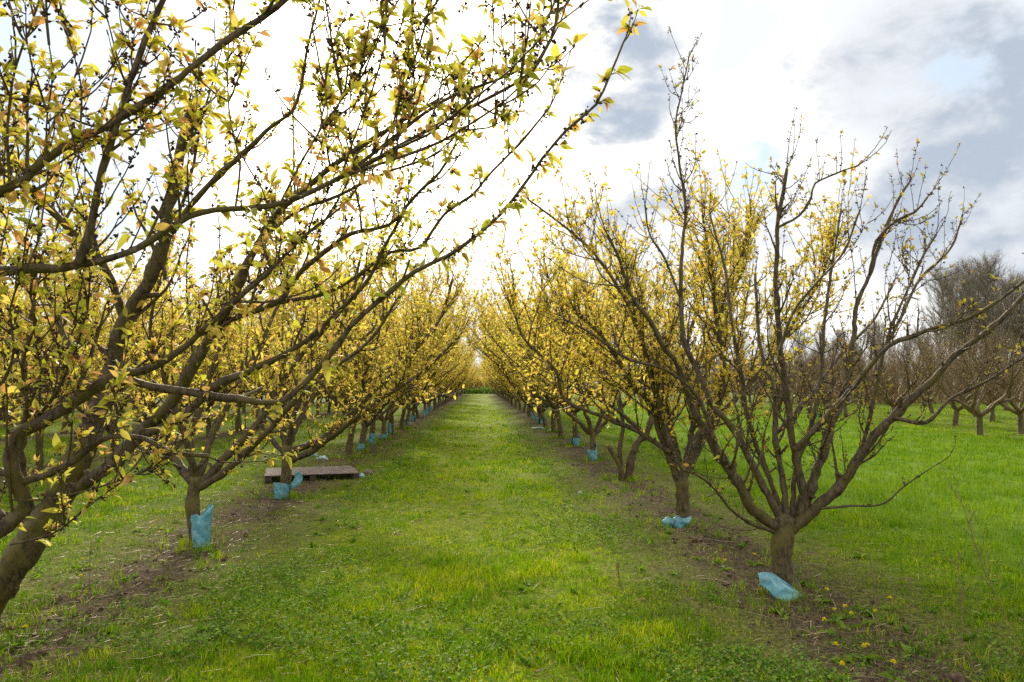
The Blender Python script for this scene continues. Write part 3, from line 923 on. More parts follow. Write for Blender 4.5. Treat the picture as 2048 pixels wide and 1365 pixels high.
# ---- second tree of the right row, in yellow leaf
cb = ground_pt(1366, 1052)
Y = cb[1]
CP = dict(MID, leafp=0.72, leaf=0.038, sub=7.5, sublen=1.15, nleaf=(2, 5), shootlen=.5, subshoot=9)
DP = dict(CP, leaf=.036)
Cl = [
    traced([(1356, 960), (1325, 880), (1300, 805), (1260, 765), (1215, 690), (1170, 640), (1120, 600)], Y, Y - .3, 26, 7),
    traced([(1360, 955), (1330, 860), (1305, 760), (1270, 640), (1235, 575), (1190, 510), (1160, 480), (1110, 438), (1060, 402)], Y, Y - .8, 22, 5),
    traced([(1340, 905), (1270, 860), (1210, 835), (1130, 800), (1110, 740), (1050, 680), (1032, 640), (1010, 580)], Y - .1, Y - .2, 16, 5),
    traced([(1368, 955), (1392, 880), (1412, 850), (1440, 790), (1445, 720), (1430, 620), (1420, 520), (1405, 430)], Y, Y - .2, 26, 6),
    traced([(1370, 950), (1410, 870), (1480, 790), (1540, 720), (1590, 640), (1640, 560), (1670, 470)], Y, Y + .5, 22, 6),
    traced([(1366, 950), (1390, 830), (1430, 700), (1470, 580), (1490, 480), (1500, 420)], Y, Y + .9, 22, 6),
    traced([(1362, 950), (1340, 840), (1320, 720), (1290, 620), (1240, 500)], Y, Y + .9, 20, 6),
]
build_tree('apricot_tree', cb, ([cb + (0, 0, -.1), cb, at(1366, 1000, Y), at(1362, 930, Y)], [0.078, 0.076, 0.072, 0.072]), Cl, CP, 16,
           'yellow-leaved apricot tree on the right with crumpled blue film round its foot', M_GOLD, group='apricot trees in the row right of the lane')

# ---- third: two stems and a cut stub from one foot
db = ground_pt(1250, 962)
Y = db[1]
Dl = [
    traced([(1243, 965), (1240, 905), (1246, 850), (1238, 790), (1220, 720), (1190, 640), (1160, 560)], Y, Y + .3, 16, 5, dict(t0=.35)),
    traced([(1256, 965), (1268, 900), (1292, 865), (1305, 830), (1330, 780), (1370, 700), (1400, 600), (1430, 510)], Y, Y - .3, 25, 5, dict(t0=.35)),
    traced([(1290, 868), (1240, 825), (1180, 790), (1120, 760), (1080, 700), (1060, 640)], Y, Y - .8, 14, 5),
    traced([(1303, 840), (1290, 780), (1280, 700), (1260, 620), (1230, 540)], Y, Y - .2, 14, 5),
    traced([(1305, 835), (1350, 760), (1420, 710), (1480, 640), (1500, 560)], Y, Y + 1.0, 14, 5),
    traced([(1240, 800), (1200, 740), (1150, 690), (1110, 600), (1090, 530)], Y, Y + .9, 12, 5),
]
droot = build_tree('apricot_tree', db, None, Dl, DP, 17, 'apricot tree on the right with two stems and a sawn stub from one foot', M_GOLD, group='apricot trees in the row right of the lane')
P, r = smooth_line(np.array([at(1246, 962, Y), at(1238, 930, Y), at(1226, 908, Y), at(1216, 892, Y)]) - db, [.05, .04, .035, .035], .04)
sg = Geo()
tubes(sg, P[None], r[None], 9)
sg.build('stub', [M_TRUNK], droot)

# ---- the rest of the rows, copies of a few grown prototypes
FARP = dict(MID, fine=False, leafp=0.60, nleaf=(3, 6), leaf=0.044, node=0.072, sides=7, budp=0.3, thin=.85, sub=6.5, sublen=1.05, shootlen=.5)
PROTO = [Proto(100 + i, FARP, M_GOLD, M_BARK, nl=nl, spread=sp, height=h, trunk_h=th, r0=r0, lean=ln) for i, (nl, sp, h, th, r0, ln) in enumerate(
    [(6, 2.35, 4.0, .70, .072, (0, 0)), (6, 2.4, 3.8, .60, .072, (.08, .1)), (7, 2.2, 4.2, .80, .07, (-.12, 0)), (6, 2.3, 4.1, .55, .08, (.25, -.1)), (7, 2.3, 3.9, .9, .068, (.05, .05))])]
BAREP = dict(MID, fine=False, leafp=0.12, nleaf=(1, 2), leaf=0.025, budp=0.75, sides=7, sub=4.2, shoot=8, shootlen=.55, subshoot=7.5, node=0.10, bud=1.5)
BARE = [Proto(200 + i, BAREP, M_LEAF2, M_BARE, nl=nl, spread=2.1, height=3.3, trunk_h=.65, r0=.095, lean=ln) for i, (nl, ln) in enumerate([(7, (0, 0)), (6, (.1, .05)), (7, (-.1, .1))])]
rnd = random.Random(4)
ORD = ['first', 'second', 'third', 'fourth', 'fifth', 'sixth', 'seventh', 'eighth', 'ninth', 'tenth', 'eleventh', 'twelfth', 'thirteenth', 'fourteenth']
LEFT_ROW = [(-2.82, 17.3), (-2.80, 19.0), (-2.85, 21.2), (-2.80, 23.4), (-2.82, 25.7), (-2.8, 28.6), (-2.85, 31.4)]
RIGHT_ROW = [(2.42, 17.0), (2.46, 20.4), (2.38, 23.4), (2.42, 26.3), (2.45, 29.2), (2.4, 32.2)]
y = 34.3
while y < 125:
    LEFT_ROW.append((-2.82 + rnd.uniform(-.08, .08), y))
    RIGHT_ROW.append((2.42 + rnd.uniform(-.08, .08), y + 0.9))
    y += rnd.uniform(2.7, 3.1)
LNOTE = {0: 'thin dark trunk beside the pallet', 1: 'straight trunk in blue sleeve', 2: 'leaning trunk in a blue sleeve', 3: 'crumpled blue film low on the trunk', 4: 'long blue sleeve on a slanting trunk'}
for side, row, gname in (('left', LEFT_ROW, 'apricot trees in the row left of the lane'), ('right', RIGHT_ROW, 'apricot trees in the row right of the lane')):
    for i, (x, yy) in enumerate(row):
        pr = PROTO[(i * 3 + (side == 'left') * 2 + rnd.randrange(2)) % len(PROTO)]
        if i < 8:
            if side == 'left':
                lab = f'apricot tree {ORD[i]} behind the pallet, left row' + (', ' + LNOTE[i] if i in LNOTE else '')
            else:
                lab = f'apricot tree {ORD[i]} behind the two-stemmed one, right row' + (', blue sleeve on trunk' if i < 2 else '')
        else:
            lab = f'small distant yellow apricot tree far along the {side} row'
        pr.place('apricot_tree', (x, yy, float(ground_z(x, yy))), rnd.uniform(0, 6.28), rnd.uniform(0.90, 1.10) * (1 if yy < 40 else .94 if yy < 75 else .90), lab, 'tree', gname, yy < 27)
# the lane is closed at its far end by a cross row
for i, x in enumerate((-5.2, -3.6, -1.9, -0.4, 1.2, 2.8, 4.6, -2.6, -1.1, 0.4, 2.0)):
    PROTO[i % 5].place('apricot_tree', (x, 131 + (i % 2) * 1.5 + (i > 6) * 3, -.2), i * 1.1, .8, 'tiny yellow tree closing the far end of the lane', 'tree', 'trees closing the end of the lane', False)
g = Geo()
hr = np.random.default_rng(77)
n = 6000
hx, hy = hr.uniform(-7, 7, n), hr.uniform(126.5, 128.5, n)
hz = hr.uniform(0, 1, n) * (.5 + .9 * vnoise(hx, hy * .3, .6, 3))
leaves(g, np.stack([hx, hy, hz], -1), hr.normal(0, 1, (n, 3)), hr.uniform(.12, .26, n), hr)
tag(g.build('hedge', [M_WEED]), 'low green hedge closing the far end of the grass lane', 'hedge')
# rows left of the left row
for ri, (x0, y0, y1) in enumerate(((-8.1, 8.5, 75), (-13.3, 13, 75), (-18.5, 20, 80), (-23.7, 30, 80))):
    yy, i = y0, 0
    while yy < y1:
        pr = PROTO[rnd.randrange(len(PROTO))]
        x = x0 + rnd.uniform(-.12, .12)
        rn = ['second', 'third', 'fourth', 'fifth'][ri]
        near_ = yy < 24 and ri == 0
        lab = (f'leafy apricot tree, {ORD[i]} from the front in the {rn} row on the left' if near_ else f'distant yellow apricot tree in the {rn} row left of the lane')
        pr.place('apricot_tree', (x, yy, float(ground_z(x, yy))), rnd.uniform(0, 6.28), rnd.uniform(0.92, 1.08), lab, 'tree', f'apricot trees in the {rn} row on the left', near_)
        yy += rnd.uniform(2.9, 3.5)
        i += 1
# the leafless orchard beyond the bright field
bare_at = [(1960, 872), (1910, 853), (1985, 845), (2042, 868), (1560, 812), (1620, 816), (1690, 822), (1500, 806)]
used = []
for i, (px, py) in enumerate(bare_at):
    p = on_ground(px, py)
    used.append((p[0], p[1]))
    where = ['nearest in the block beyond the bright field', 'left of the nearest one beyond the bright field', 'just behind the nearest one beyond the bright field', 'cut by the right edge beyond the bright field'][i] if i < 4 else None
    lab = f'brown leafless orchard tree, {where}' if where else 'small leafless brown orchard tree seen through the nearly bare tree'
    BARE[i % 3].place('bare_fruit_tree', (p[0], p[1], 0), rnd.uniform(0, 6.28), rnd.uniform(.95, 1.1), lab, 'tree', 'leafless orchard trees beyond the field', i < 4)
for x0 in (17.5, 24.0, 31.0):
    yy = 24 + (x0 - 17) * 1.3
    while yy < 85:
        x = x0 + rnd.uniform(-.3, .3)
        if all((x - a) ** 2 + (yy - b_) ** 2 > 7 for a, b_ in used):
            BARE[rnd.randrange(3)].place('bare_fruit_tree', (x, yy, 0), rnd.uniform(0, 6.28), rnd.uniform(.9, 1.1), 'distant leafless brown orchard tree far behind the bright field', 'tree', 'leafless orchard trees beyond the field', False)
        yy += rnd.uniform(3.6, 4.6)


# ------------------------------------------------------------------ tall bare trees at the far right
def tall_bare(seed, h, ivy):
    rng = np.random.default_rng(seed)
    tr, cr, iv = Geo(), Geo(), Geo()
    m = 12
    z = np.linspace(-0.1, h, m)
    P = np.stack([np.cumsum(rng.normal(0, .10, m)), np.cumsum(rng.normal(0, .10, m)), z], -1)
    P[0, :2] = 0
    Rr = np.linspace(0.20, 0.02, m)
    tubes(tr, P[None], Rr[None], 8)
    n = int(h * 8)
    u = rng.uniform(0.30, 0.98, n) ** .8
    p, T = along(np.broadcast_to(P, (n, m, 3)), u)
    d = side_dirs(rng, T, (35, 70), 0.2)
    ln = rng.uniform(.45, 1.0, n) * h * 0.30 * np.sin(np.clip((u - .12) / .92, 0, 1) * math.pi * .92 + .15) ** .7
    S = grow(rng, p, d, ln, 8, 0.13, 0.12)
    tubes(cr, S, (0.006 * ln + .008)[:, None] * np.linspace(1.5, .4, 8), 4)
    k = rng.poisson(ln * 18)
    bi = np.repeat(np.arange(n), k)
    p, T = along(S[bi], rng.uniform(.1, 1, len(bi)))
    d = side_dirs(rng, T, (20, 60), .3)
    l2 = rng.uniform(.25, .95, len(bi))
    H = grow(rng, p, d, l2, 4, .12, .12)
    tubes(cr, H, np.full(len(bi), .007)[:, None] * np.linspace(1.2, .5, 4), 3)
    if ivy:
        q = 2600
        u = rng.uniform(0.03, ivy, q)
        p, T = along(np.broadcast_to(P, (q, m, 3)), u)
        o = side_dirs(rng, T, (70, 100), 0)
        p = p + o * (rng.uniform(.1, 1.0, q) * (0.5 + 0.7 * vnoise(p[:, 2] * 2, np.arctan2(o[:, 1], o[:, 0]), 1.0)))[:, None]
        leaves(iv, p, o + rng.normal(0, .6, o.shape), rng.uniform(.12, .26, q), rng)
    return tr.mesh('trunk', [M_FAR]), cr.mesh('crown', [M_FAR]), iv.mesh('ivy', [M_IVY]) if ivy else None


TALL = [tall_bare(300, 13.5, 0), tall_bare(301, 12.5, 0.62), tall_bare(302, 14, 0), tall_bare(303, 9.0, 0), tall_bare(304, 8.0, 0.5)]
spots = []
for i, px in enumerate((1884, 1902, 1920, 1938, 1953, 1968, 1984, 1998, 2014, 2030, 2046, 2062, 2080, 2100, 2125, 2150)):
    spots.append((px, 80 + (i * 37) % 17, [2, 0, 1, 2, 0, 1, 2, 1, 0, 2, 1, 0, 1, 2, 0, 1][i], 0.92 + (i % 4) * .05))
for i, px in enumerate((1480, 1520, 1560, 1600, 1640, 1668, 1690, 1715, 1740, 1765, 1790, 1815, 1840, 1860)):
    spots.append((px, 105 + (i * 29) % 19, 3 + (i % 3 == 1), 0.9 + (i % 5) * .07))
for i, (px, Yd, ti, sc_) in enumerate(spots):
    p = at(px, 768, Yd)
    root = empty('bare_tree', (p[0], p[1], 0), i * 1.7, sc_)
    ivy = TALL[ti][2] is not None
    big_ = i < 16
    if big_ and i < 8:
        lab = f'tall leafless {"ivy wrapped" if ivy else "fine twigged"} tree, {ORD[i]} from left in the tall wood'
    elif big_:
        lab = 'tall leafless tree at the right end of the tall wood'
    else:
        lab = f'lower bare grey tree {"with ivy " if ivy else ""}on the far skyline behind the leafless orchard'
    tag(root, lab, 'tree', 'bare trees on the far skyline')
    for nm, me in zip(('trunk', 'crown', 'ivy'), TALL[ti]):
        if me:
            o = bpy.data.objects.new(nm, me)
            COL.objects.link(o)
            o.parent = root
# low brown scrub at the foot of the wood, and the woods closing the view
rng = np.random.default_rng(8)
g = Geo()
n = 2600
xs = rng.uniform(24, 75, n)
ys = 66 + rng.uniform(-5, 6, n) + 0.15 * (xs - 40)
h = rng.uniform(1.4, 3.0, n) * (0.5 + 1.2 * vnoise(xs, ys, .15, 2))
S = grow(rng, np.stack([xs, ys, np.zeros(n) - .05], -1), rng.normal(0, .35, (n, 3)) + np.array([0, 0, 1]), h * 1.5, 5, .02, .12)
tubes(g, S, np.full(n, .018)[:, None] * np.linspace(1, .4, 5), 3)
k = rng.integers(5, 9, n)
bi = np.repeat(np.arange(n), k)
p, T = along(S[bi], rng.uniform(.25, 1, len(bi)))
H = grow(rng, p, side_dirs(rng, T, (15, 45), .3), rng.uniform(.3, .9, len(bi)), 4, .05, .12)
tubes(g, H, np.full(len(bi), .010)[:, None] * np.linspace(1, .5, 4), 3)
tag(g.build('scrub', [M_SCRUB]), 'orange-brown leafless scrub along the foot of the bare wood', 'scrub', None, 'stuff')
g = Geo()
n = 1500
ang = rng.uniform(-1.1, .95, n)
rad = rng.uniform(150, 185, n)
xs, ys = rad * np.sin(ang), rad * np.cos(ang)
h = rng.uniform(3, 6, n) * (.6 + .7 * vnoise(ang, rad * 0, 9.0, 3))
S = grow(rng, np.stack([xs, ys, np.zeros(n)], -1), rng.normal(0, .12, (n, 3)) + np.array([0, 0, 1]), h, 5, .02, .06)
tubes(g, S, np.full(n, .10)[:, None] * np.linspace(1, .3, 5), 4)
bi = np.repeat(np.arange(n), 26)
p, T = along(S[bi], rng.uniform(.15, 1, len(bi)))
H = grow(rng, p, side_dirs(rng, T, (20, 60), .3), rng.uniform(.8, 2.2, len(bi)), 4, .06, .12)
tubes(g, H, np.full(len(bi), .03)[:, None] * np.linspace(1, .4, 4), 3)
tag(g.build('woods', [M_FAR]), 'far off bare woods closing the horizon', 'woods', None, 'stuff')


# ------------------------------------------------------------------ grass, weeds, straw
def scatter(rng, n, ymin=3.0, ymax=60.0, power=1.0):
    """random ground points in the wedge in front of the camera, thinning out with distance"""
    u = rng.random(n)
    y = ymin * (ymax / ymin) ** (u ** power)
    x = rng.uniform(-1, 1, n) * (0.78 * y + 1.2) + 0.04 * y
    return x, y


def blades(g, x, y, h, wd, lean, rng, mat=0):
    B = len(x)
    z = ground_z(x, y) - 0.006
    a = rng.uniform(0, 2 * math.pi, B)
    la = rng.uniform(0, 2 * math.pi, B)
    le = lean * h * rng.uniform(0.2, 1.3, B)
    sx, sy = np.cos(a) * wd / 2, np.sin(a) * wd / 2
    lx, ly = np.cos(la) * le, np.sin(la) * le
    b0 = np.stack([x - sx, y - sy, z], -1)
    b1 = np.stack([x + sx, y + sy, z], -1)
    m0 = np.stack([x - sx * .8 + lx * .35, y - sy * .8 + ly * .35, z + h * .6], -1)
    m1 = np.stack([x + sx * .8 + lx * .35, y + sy * .8 + ly * .35, z + h * .6], -1)
    tp = np.stack([x + lx, y + ly, z + h * (1 - 0.25 * lean)], -1)
    V = np.stack([b0, b1, m1, m0, tp], 1)
    off = (np.arange(B) * 5)[:, None]
    g.add(V, np.array([[3, 2, 4]]) + off, np.array([[0, 1, 2, 3]]) + off, mat)


def tufts(rng, x, y, per, h, wd, spread, lean, keep=None):
    k = rng.integers(per[0], per[1] + 1, len(x))
    bi = np.repeat(np.arange(len(x)), k)
    sc_ = np.clip(y[bi] / 9.0, 1.0, 6.0)
    xx = x[bi] + rng.normal(0, spread, len(bi)) * sc_ ** .6
    yy = y[bi] + rng.normal(0, spread, len(bi)) * sc_ ** .6
    hh = h[bi] * rng.uniform(.5, 1.2, len(bi))
    w_ = wd * sc_ * rng.uniform(.7, 1.3, len(bi))
    return xx, yy, hh, w_


def rowdist(x):
    """distance to the nearest tree line"""
    d = np.abs((x + 5.2 * 40 + 2.85 + 2.6) % 5.2 - 2.6)
    return np.where(x > 3.3, np.abs(x - 2.4), d)


rng = np.random.default_rng(21)
# short grass of the lane and the aisles
x, y = scatter(rng, 85000, 3.4, 60)
nz, nz2 = vnoise(x, y, .9, 3), vnoise(x + 40, y, 3.2, 2)
rd = rowdist(x) + (vnoise(x, y + 90, 2.0, 2) - .5) * 1.0
dens = np.clip((rd - .2) / 1.0, .22, 1) * np.clip((nz2 - .22) / .25, .25, 1)
keep = (rng.random(len(x)) < dens) & ((x < 4.6 + (nz - .5) * 1.2) | (x > 15))
x, y, nz, rd = x[keep], y[keep], nz[keep], rd[keep]
h = np.clip(0.030 + 0.055 * nz + 0.03 * (nz > .6), .02, .12) * np.clip(.8 + .3 * (rd > 1.2), .6, 1.2)
g = Geo()
lane_ = np.abs(x + .22) + (vnoise(x, y + 30, 1.6, 2) - .5) * .9 < 1.3
for sel, mi_ in ((~lane_, 0), (lane_, 1)):
    blades(g, *tufts(rng, x[sel], y[sel], (5, 9), h[sel], .0048, .026, .7), .75, rng, mi_)
# taller rank tufts here and there
x, y = scatter(rng, 1100, 3.9, 25)
k = (vnoise(x, y, .7, 2) > .58) & (x < 4.4)
blades(g, *tufts(rng, x[k], y[k], (14, 26), np.full(k.sum(), .12), .0045, .035, .6), .8, rng)
tag(g.build('grass', [M_GRASS, M_LANE]), 'short green grass of the lane between the rows', 'grass', None, 'stuff')
# grass left standing round the trunks where no blade reaches
feet = [(float(b_[0]), float(b_[1])) for b_ in (ab, L1B, L2B, bb, cb, db)] + [p_ for p_ in LEFT_ROW + RIGHT_ROW if p_[1] < 30]
fx = np.concatenate([np.full(30, a_) for a_, _ in feet])
fy = np.concatenate([np.full(30, b_) for _, b_ in feet])
an = rng.uniform(0, 2 * math.pi, len(fx))
rr = rng.gamma(3.0, .06, len(fx)) + .06
blades(g2 := Geo(), *tufts(rng, fx + np.cos(an) * rr, fy + np.sin(an) * rr, (6, 14), rng.uniform(.05, .15, len(fx)), .0045, .02, .6), .6, rng)
tag(g2.build('rank_grass', [M_GRASS]), 'rank grass tufts standing round the feet of the trunks', 'grass', None, 'stuff')
# the bright field
x, y = scatter(rng, 60000, 5.0, 70, .85)
nz = vnoise(x, y, .8, 3)
k = (x > 4.2 + (nz - .5) * 2.6 + rng.normal(0, .25, len(x))) & (x < 15.5)
x, y, nz = x[k], y[k], nz[k]
g = Geo()
blades(g, *tufts(rng, x, y, (7, 11), .07 + .08 * nz, .0040, .04, .6), .6, rng)
tag(g.build('field_grass', [M_FIELD]), 'bright lush green grass of the field on the right', 'grass', None, 'stuff')
# dry grass along the tree lines
x, y = scatter(rng, 26000, 3.4, 50)
rd = rowdist(x) + (vnoise(x, y + 9, 1.7, 2) - .5) * .9
k = (rd < 1.25) & (x < 4.8) & (rng.random(len(x)) < .45 + .6 * vnoise(x, y, 2.5, 2))
g = Geo()
blades(g, *tufts(rng, x[k], y[k], (4, 8), np.full(k.sum(), .05), .0028, .035, 1.0), 1.0, rng)
tag(g.build('dry_grass', [M_DRY]), 'thin dry grass and moss along the tree lines', 'grass', None, 'stuff')
# broad leaved weeds in patches
x, y = scatter(rng, 60000, 3.3, 32)
nz = vnoise(x + 7, y + 3, 1.0, 3)
edge = np.exp(-((np.abs(x + .2) - 1.35) / .55) ** 2)
near_w = np.clip((9.5 - y) / 5, 0, 1)
pr_ = np.clip((nz - .45) / .14, 0, 1) * (.12 + .7 * np.clip(edge + .45 * near_w, 0, 1)) * (.35 + .65 * (rowdist(x) > .45))
k = (rng.random(len(x)) < pr_) & (x < 4.9)
x, y = x[k], y[k]
k = rng.integers(5, 10, len(x))
bi = np.repeat(np.arange(len(x)), k)
sc_ = np.clip(y[bi] / 9, 1, 3.5)
a = rng.uniform(0, 2 * math.pi, len(bi))
rr = rng.uniform(.004, .045, len(bi)) * sc_ ** .7
hh = rng.uniform(.012, .07, len(bi))
pos = np.stack([x[bi] + np.cos(a) * rr, y[bi] + np.sin(a) * rr, ground_z(x[bi], y[bi]) + hh], -1)
d = np.stack([np.cos(a), np.sin(a), rng.uniform(-.2, .6, len(bi))], -1)
g = Geo()
leaves(g, pos, d, rng.uniform(.011, .027, len(bi)) * sc_ ** .8, rng, 0, .2, 1.45)
tag(g.build('weeds', [M_WEED]), 'low broad leaved weeds in patches on the orchard floor', 'weeds', None, 'stuff')
# larger rosettes with long leaves
x, y = scatter(rng, 260, 3.5, 12)
k = x < 4.5
x, y = x[k], y[k]
bi = np.repeat(np.arange(len(x)), rng.integers(6, 12, len(x)))
a = rng.uniform(0, 2 * math.pi, len(bi))
pos = np.stack([x[bi], y[bi], ground_z(x[bi], y[bi]) + .005], -1)
d = np.stack([np.cos(a), np.sin(a), rng.uniform(.15, 1.1, len(bi))], -1)
leaves(g2 := Geo(), pos, d, rng.uniform(.035, .085, len(bi)), rng, 0, .35, .6)
tag(g2.build('rosette_weeds', [M_WEED]), 'long leaved weed rosettes scattered in the grass', 'weeds', None, 'stuff')
# straw and small dead bits
x, y = scatter(rng, 14000, 3.4, 22)
k = (rng.random(len(x)) < .35 + .6 * np.exp(-(rowdist(x) / .7) ** 2)) & (x < 4.6)
x, y = x[k], y[k]
n = len(x)
a = rng.uniform(0, math.pi, n)
ln = rng.gamma(2.0, .03, n) + .02
z = ground_z(x, y) + rng.uniform(.004, .03, n)
dv = np.stack([np.cos(a), np.sin(a), rng.normal(0, .12, n)], -1) * ln[:, None] / 2
c = np.stack([x, y, z], -1)
g = Geo()
tubes(g, np.stack([c - dv, c, c + dv], 1), np.full((n, 3), .0016) * rng.uniform(.6, 1.8, (n, 1)), 3)
tag(g.build('straw', [M_STRAW]), 'straw and dead twig bits littering the ground', 'litter', None, 'stuff')


# clods and crumbs of soil on the bare strips
x, y = scatter(rng, 9000, 3.4, 16)
k = (rowdist(x) < .55) & (x < 4) & (vnoise(x, y, .9, 3) > .40)
x, y = x[k], y[k]
n = len(x)
g = Geo()
s_ = rng.gamma(2.2, .006, n) + .005
for q in range(3):
    d_ = unit(rng.normal(0, 1, (n, 3)) + np.array([0, 0, .4]))
    buds(g, np.stack([x, y, ground_z(x, y)], -1) - d_ * s_[:, None] * .5, d_, s_ * 1.6, 0, 1.1)
tag(g.build('soil_crumbs', [M_SOIL], None, False), 'crumbled clods of bare soil along the tree lines', 'soil', None, 'stuff')


# ------------------------------------------------------------------ blue trunk sleeves
def sleeve(center, rad, h, turn, label, seed, lean=(0, 0), low=0.7, gap=0.9, flare=0.08, group='blue plastic trunk sleeves', flap=None, mat=None):
    """a strip of plastic film curled round a trunk: open on one side, its upper edge high at angle turn and lower opposite, creased"""
    rng = np.random.default_rng(seed)
    nu, nv = 56, 18
    lin = np.linspace(-1, 1, nu)
    u = turn + (lin - .25) * (math.pi - gap / 2)
    v = np.linspace(0, 1, nv)
    U, V = np.meshgrid(u, v)
    cs = np.clip((np.cos(u - turn) + .1) / .75, 0, 1)
    edge = low + (1 - low) * cs * cs * (3 - 2 * cs)
    top = h * (edge + .16 * (vnoise(lin * 5 + seed, lin * 0, 1.0, 2) - .5) - .25 * np.clip(lin - .82, 0, 1) * 2)
    Z = V * top[None] + .012 * (vnoise(U * 3, V * 0 + seed, 1.0, 2) - .5)
    ridge = np.abs(vnoise(U * 1.7 + seed * 3 + V * 1.2, V * 3.0 + U * .8, 1.0, 3) - .5) * 2
    rr = rad * (1.12 + flare * V + .20 * (ridge - .35)) + rad * .35 * np.abs(lin)[None] ** 8 * (.3 + V)
    X = rr * np.cos(U) + lean[0] * Z
    Y_ = rr * np.sin(U) + lean[1] * Z
    g = Geo()
    ii = np.arange(nu * nv).reshape(nv, nu)
    g.add(np.stack([X, Y_, Z], -1).reshape(-1, 3), None, np.stack([ii[:-1, :-1], ii[:-1, 1:], ii[1:, 1:], ii[1:, :-1]], -1).reshape(-1, 4))
    if flap is not None:
        ax, L, wd_ = flap
        m = 12
        t = np.linspace(0, 1, m)
        b0 = np.array([math.cos(ax) * rad * 1.05, math.sin(ax) * rad * 1.05, h * .55])
        mid = b0 + np.stack([math.cos(ax) * (.06 * np.sin(t * 3) + t * L * .5), math.sin(ax) * t * L * .3, t * L], -1)
        wv = wd_ * (.45 + .8 * np.sin(np.clip(t, 0, 1) * 2.7))
        s = np.array([.8, -.2, -.35])
        V3 = np.stack([mid - s * wv[:, None], mid + np.array([0, .025, 0.0]), mid + s * wv[:, None]], 1).reshape(-1, 3)
        jj = np.arange(m * 3).reshape(m, 3)
        g.add(V3, None, np.stack([jj[:-1, :-1], jj[:-1, 1:], jj[1:, 1:], jj[1:, :-1]], -1).reshape(-1, 4))
    o = g.build('trunk_sleeve', [mat or M_BLUE])
    o.location = center
    sm = o.modifiers.new('thickness', 'SOLIDIFY')
    sm.thickness = .0022
    return tag(o, label, 'trunk sleeve', group)


sleeve(L1B + (.03, 0.0, -.01), .080, .40, .35, 'tall blue plastic sleeve standing open round the trunk nearest the left corner', 1, (.04, 0), .82, 1.2)
sleeve(L2B + (-.03, -.02, 0), .092, .22, -1.9, 'torn blue sleeve with an upright flap on the trunk before the pallet', 2, (0, 0), .8, 2.6, .05, flap=(0.1, .24, .055))
for i, (side, idx, hgt, lab) in enumerate((('l', 1, .24, 'short blue sleeve on the straight trunk behind the pallet'), ('l', 2, .36, 'blue sleeve on the leaning trunk, second of the sleeves behind the pallet'), ('l', 3, .24, 'low blue crumpled sleeve, third behind the pallet'),
                                           ('l', 4, .50, 'tall narrow blue sleeve, fourth behind the pallet in the left row'), ('l', 6, .28, 'small pale blue sleeve far along the left row, after the tall narrow one'), ('l', 7, .4, 'small blue sleeve far along the left row, next after the pale one'),
                                           ('l', 9, .4, 'tiny blue sleeve glimpsed far down the left row'), ('l', 10, .4, 'tiny blue sleeve glimpsed far down the left row'), ('l', 11, .4, 'tiny blue sleeve glimpsed far down the left row'),
                                           ('r', 0, .44, 'tall blue sleeve on the forked trunk in the right row'), ('r', 1, .36, 'blue sleeve on the thin trunk, next after the forked one on the right'),
                                           ('r', 5, .4, 'tiny blue sleeve glimpsed far down the right row'), ('r', 6, .4, 'tiny blue sleeve glimpsed far down the right row'))):
    x, yy = (LEFT_ROW if side == 'l' else RIGHT_ROW)[idx]
    sleeve(np.array([x, yy, float(ground_z(x, yy)) - .01]), .078 + .008 * (i % 3), hgt * .85, -1.4 + i * .9, lab, 20 + i, (.05 * (i % 3 - 1), 0), .55 + .1 * (i % 4), 0.5, .1 + .08 * (i % 3))


# lying bag-like sheets of film
def lying(name, pts, width, label, cat, group, seed, mat, puff=0.05, ends=.35, rough=.05):
    """a crumpled folded sheet: two layers of film along pts, parted in the middle and pinched towards the ends"""
    P, _ = smooth_line(pts, np.linspace(1, 1, len(pts)), .015)
    n = len(P)
    m = 28
    a = np.arange(m) * 2 * math.pi / m
    t = np.linspace(0, 1, n)
    T = unit(np.gradient(P, axis=0))
    S = unit(np.cross(T, np.array([0, 0, 1.0])))
    Nn = np.cross(S, T)
    prof = np.sin(t * math.pi * .96 + .06) ** .7
    wv = width * (ends + (1 - ends) * prof) * (1 + .5 * (vnoise(t * 5 + seed, t * 0, 1.0, 2) - .5))
    pv = puff * (.12 + .88 * prof)
    ca, sa = np.cos(a), np.sin(a)
    ca = np.sign(ca) * np.abs(ca) ** .8
    V = P[:, None] + S[:, None] * (ca[None, :, None] * wv[:, None, None] / 2) + Nn[:, None] * (sa[None, :, None] * pv[:, None, None])
    q = [np.abs(vnoise(V[..., 0] * 16 + kx, V[..., 1] * 16 + V[..., 2] * 19 + seed, 1.0, 3) - .5) * 2 - .3 for kx in (3, 40, 90)]
    V = V + np.stack(q, -1) * rough
    g = Geo()
    ii = np.arange(n * m).reshape(n, m)
    g.add(V.reshape(-1, 3), None, np.stack([ii[:-1], np.roll(ii, -1, 1)[:-1], np.roll(ii, -1, 1)[1:], ii[1:]], -1).reshape(-1, 4))
    o = g.build(name, [mat])
    return tag(o, label, cat, group)


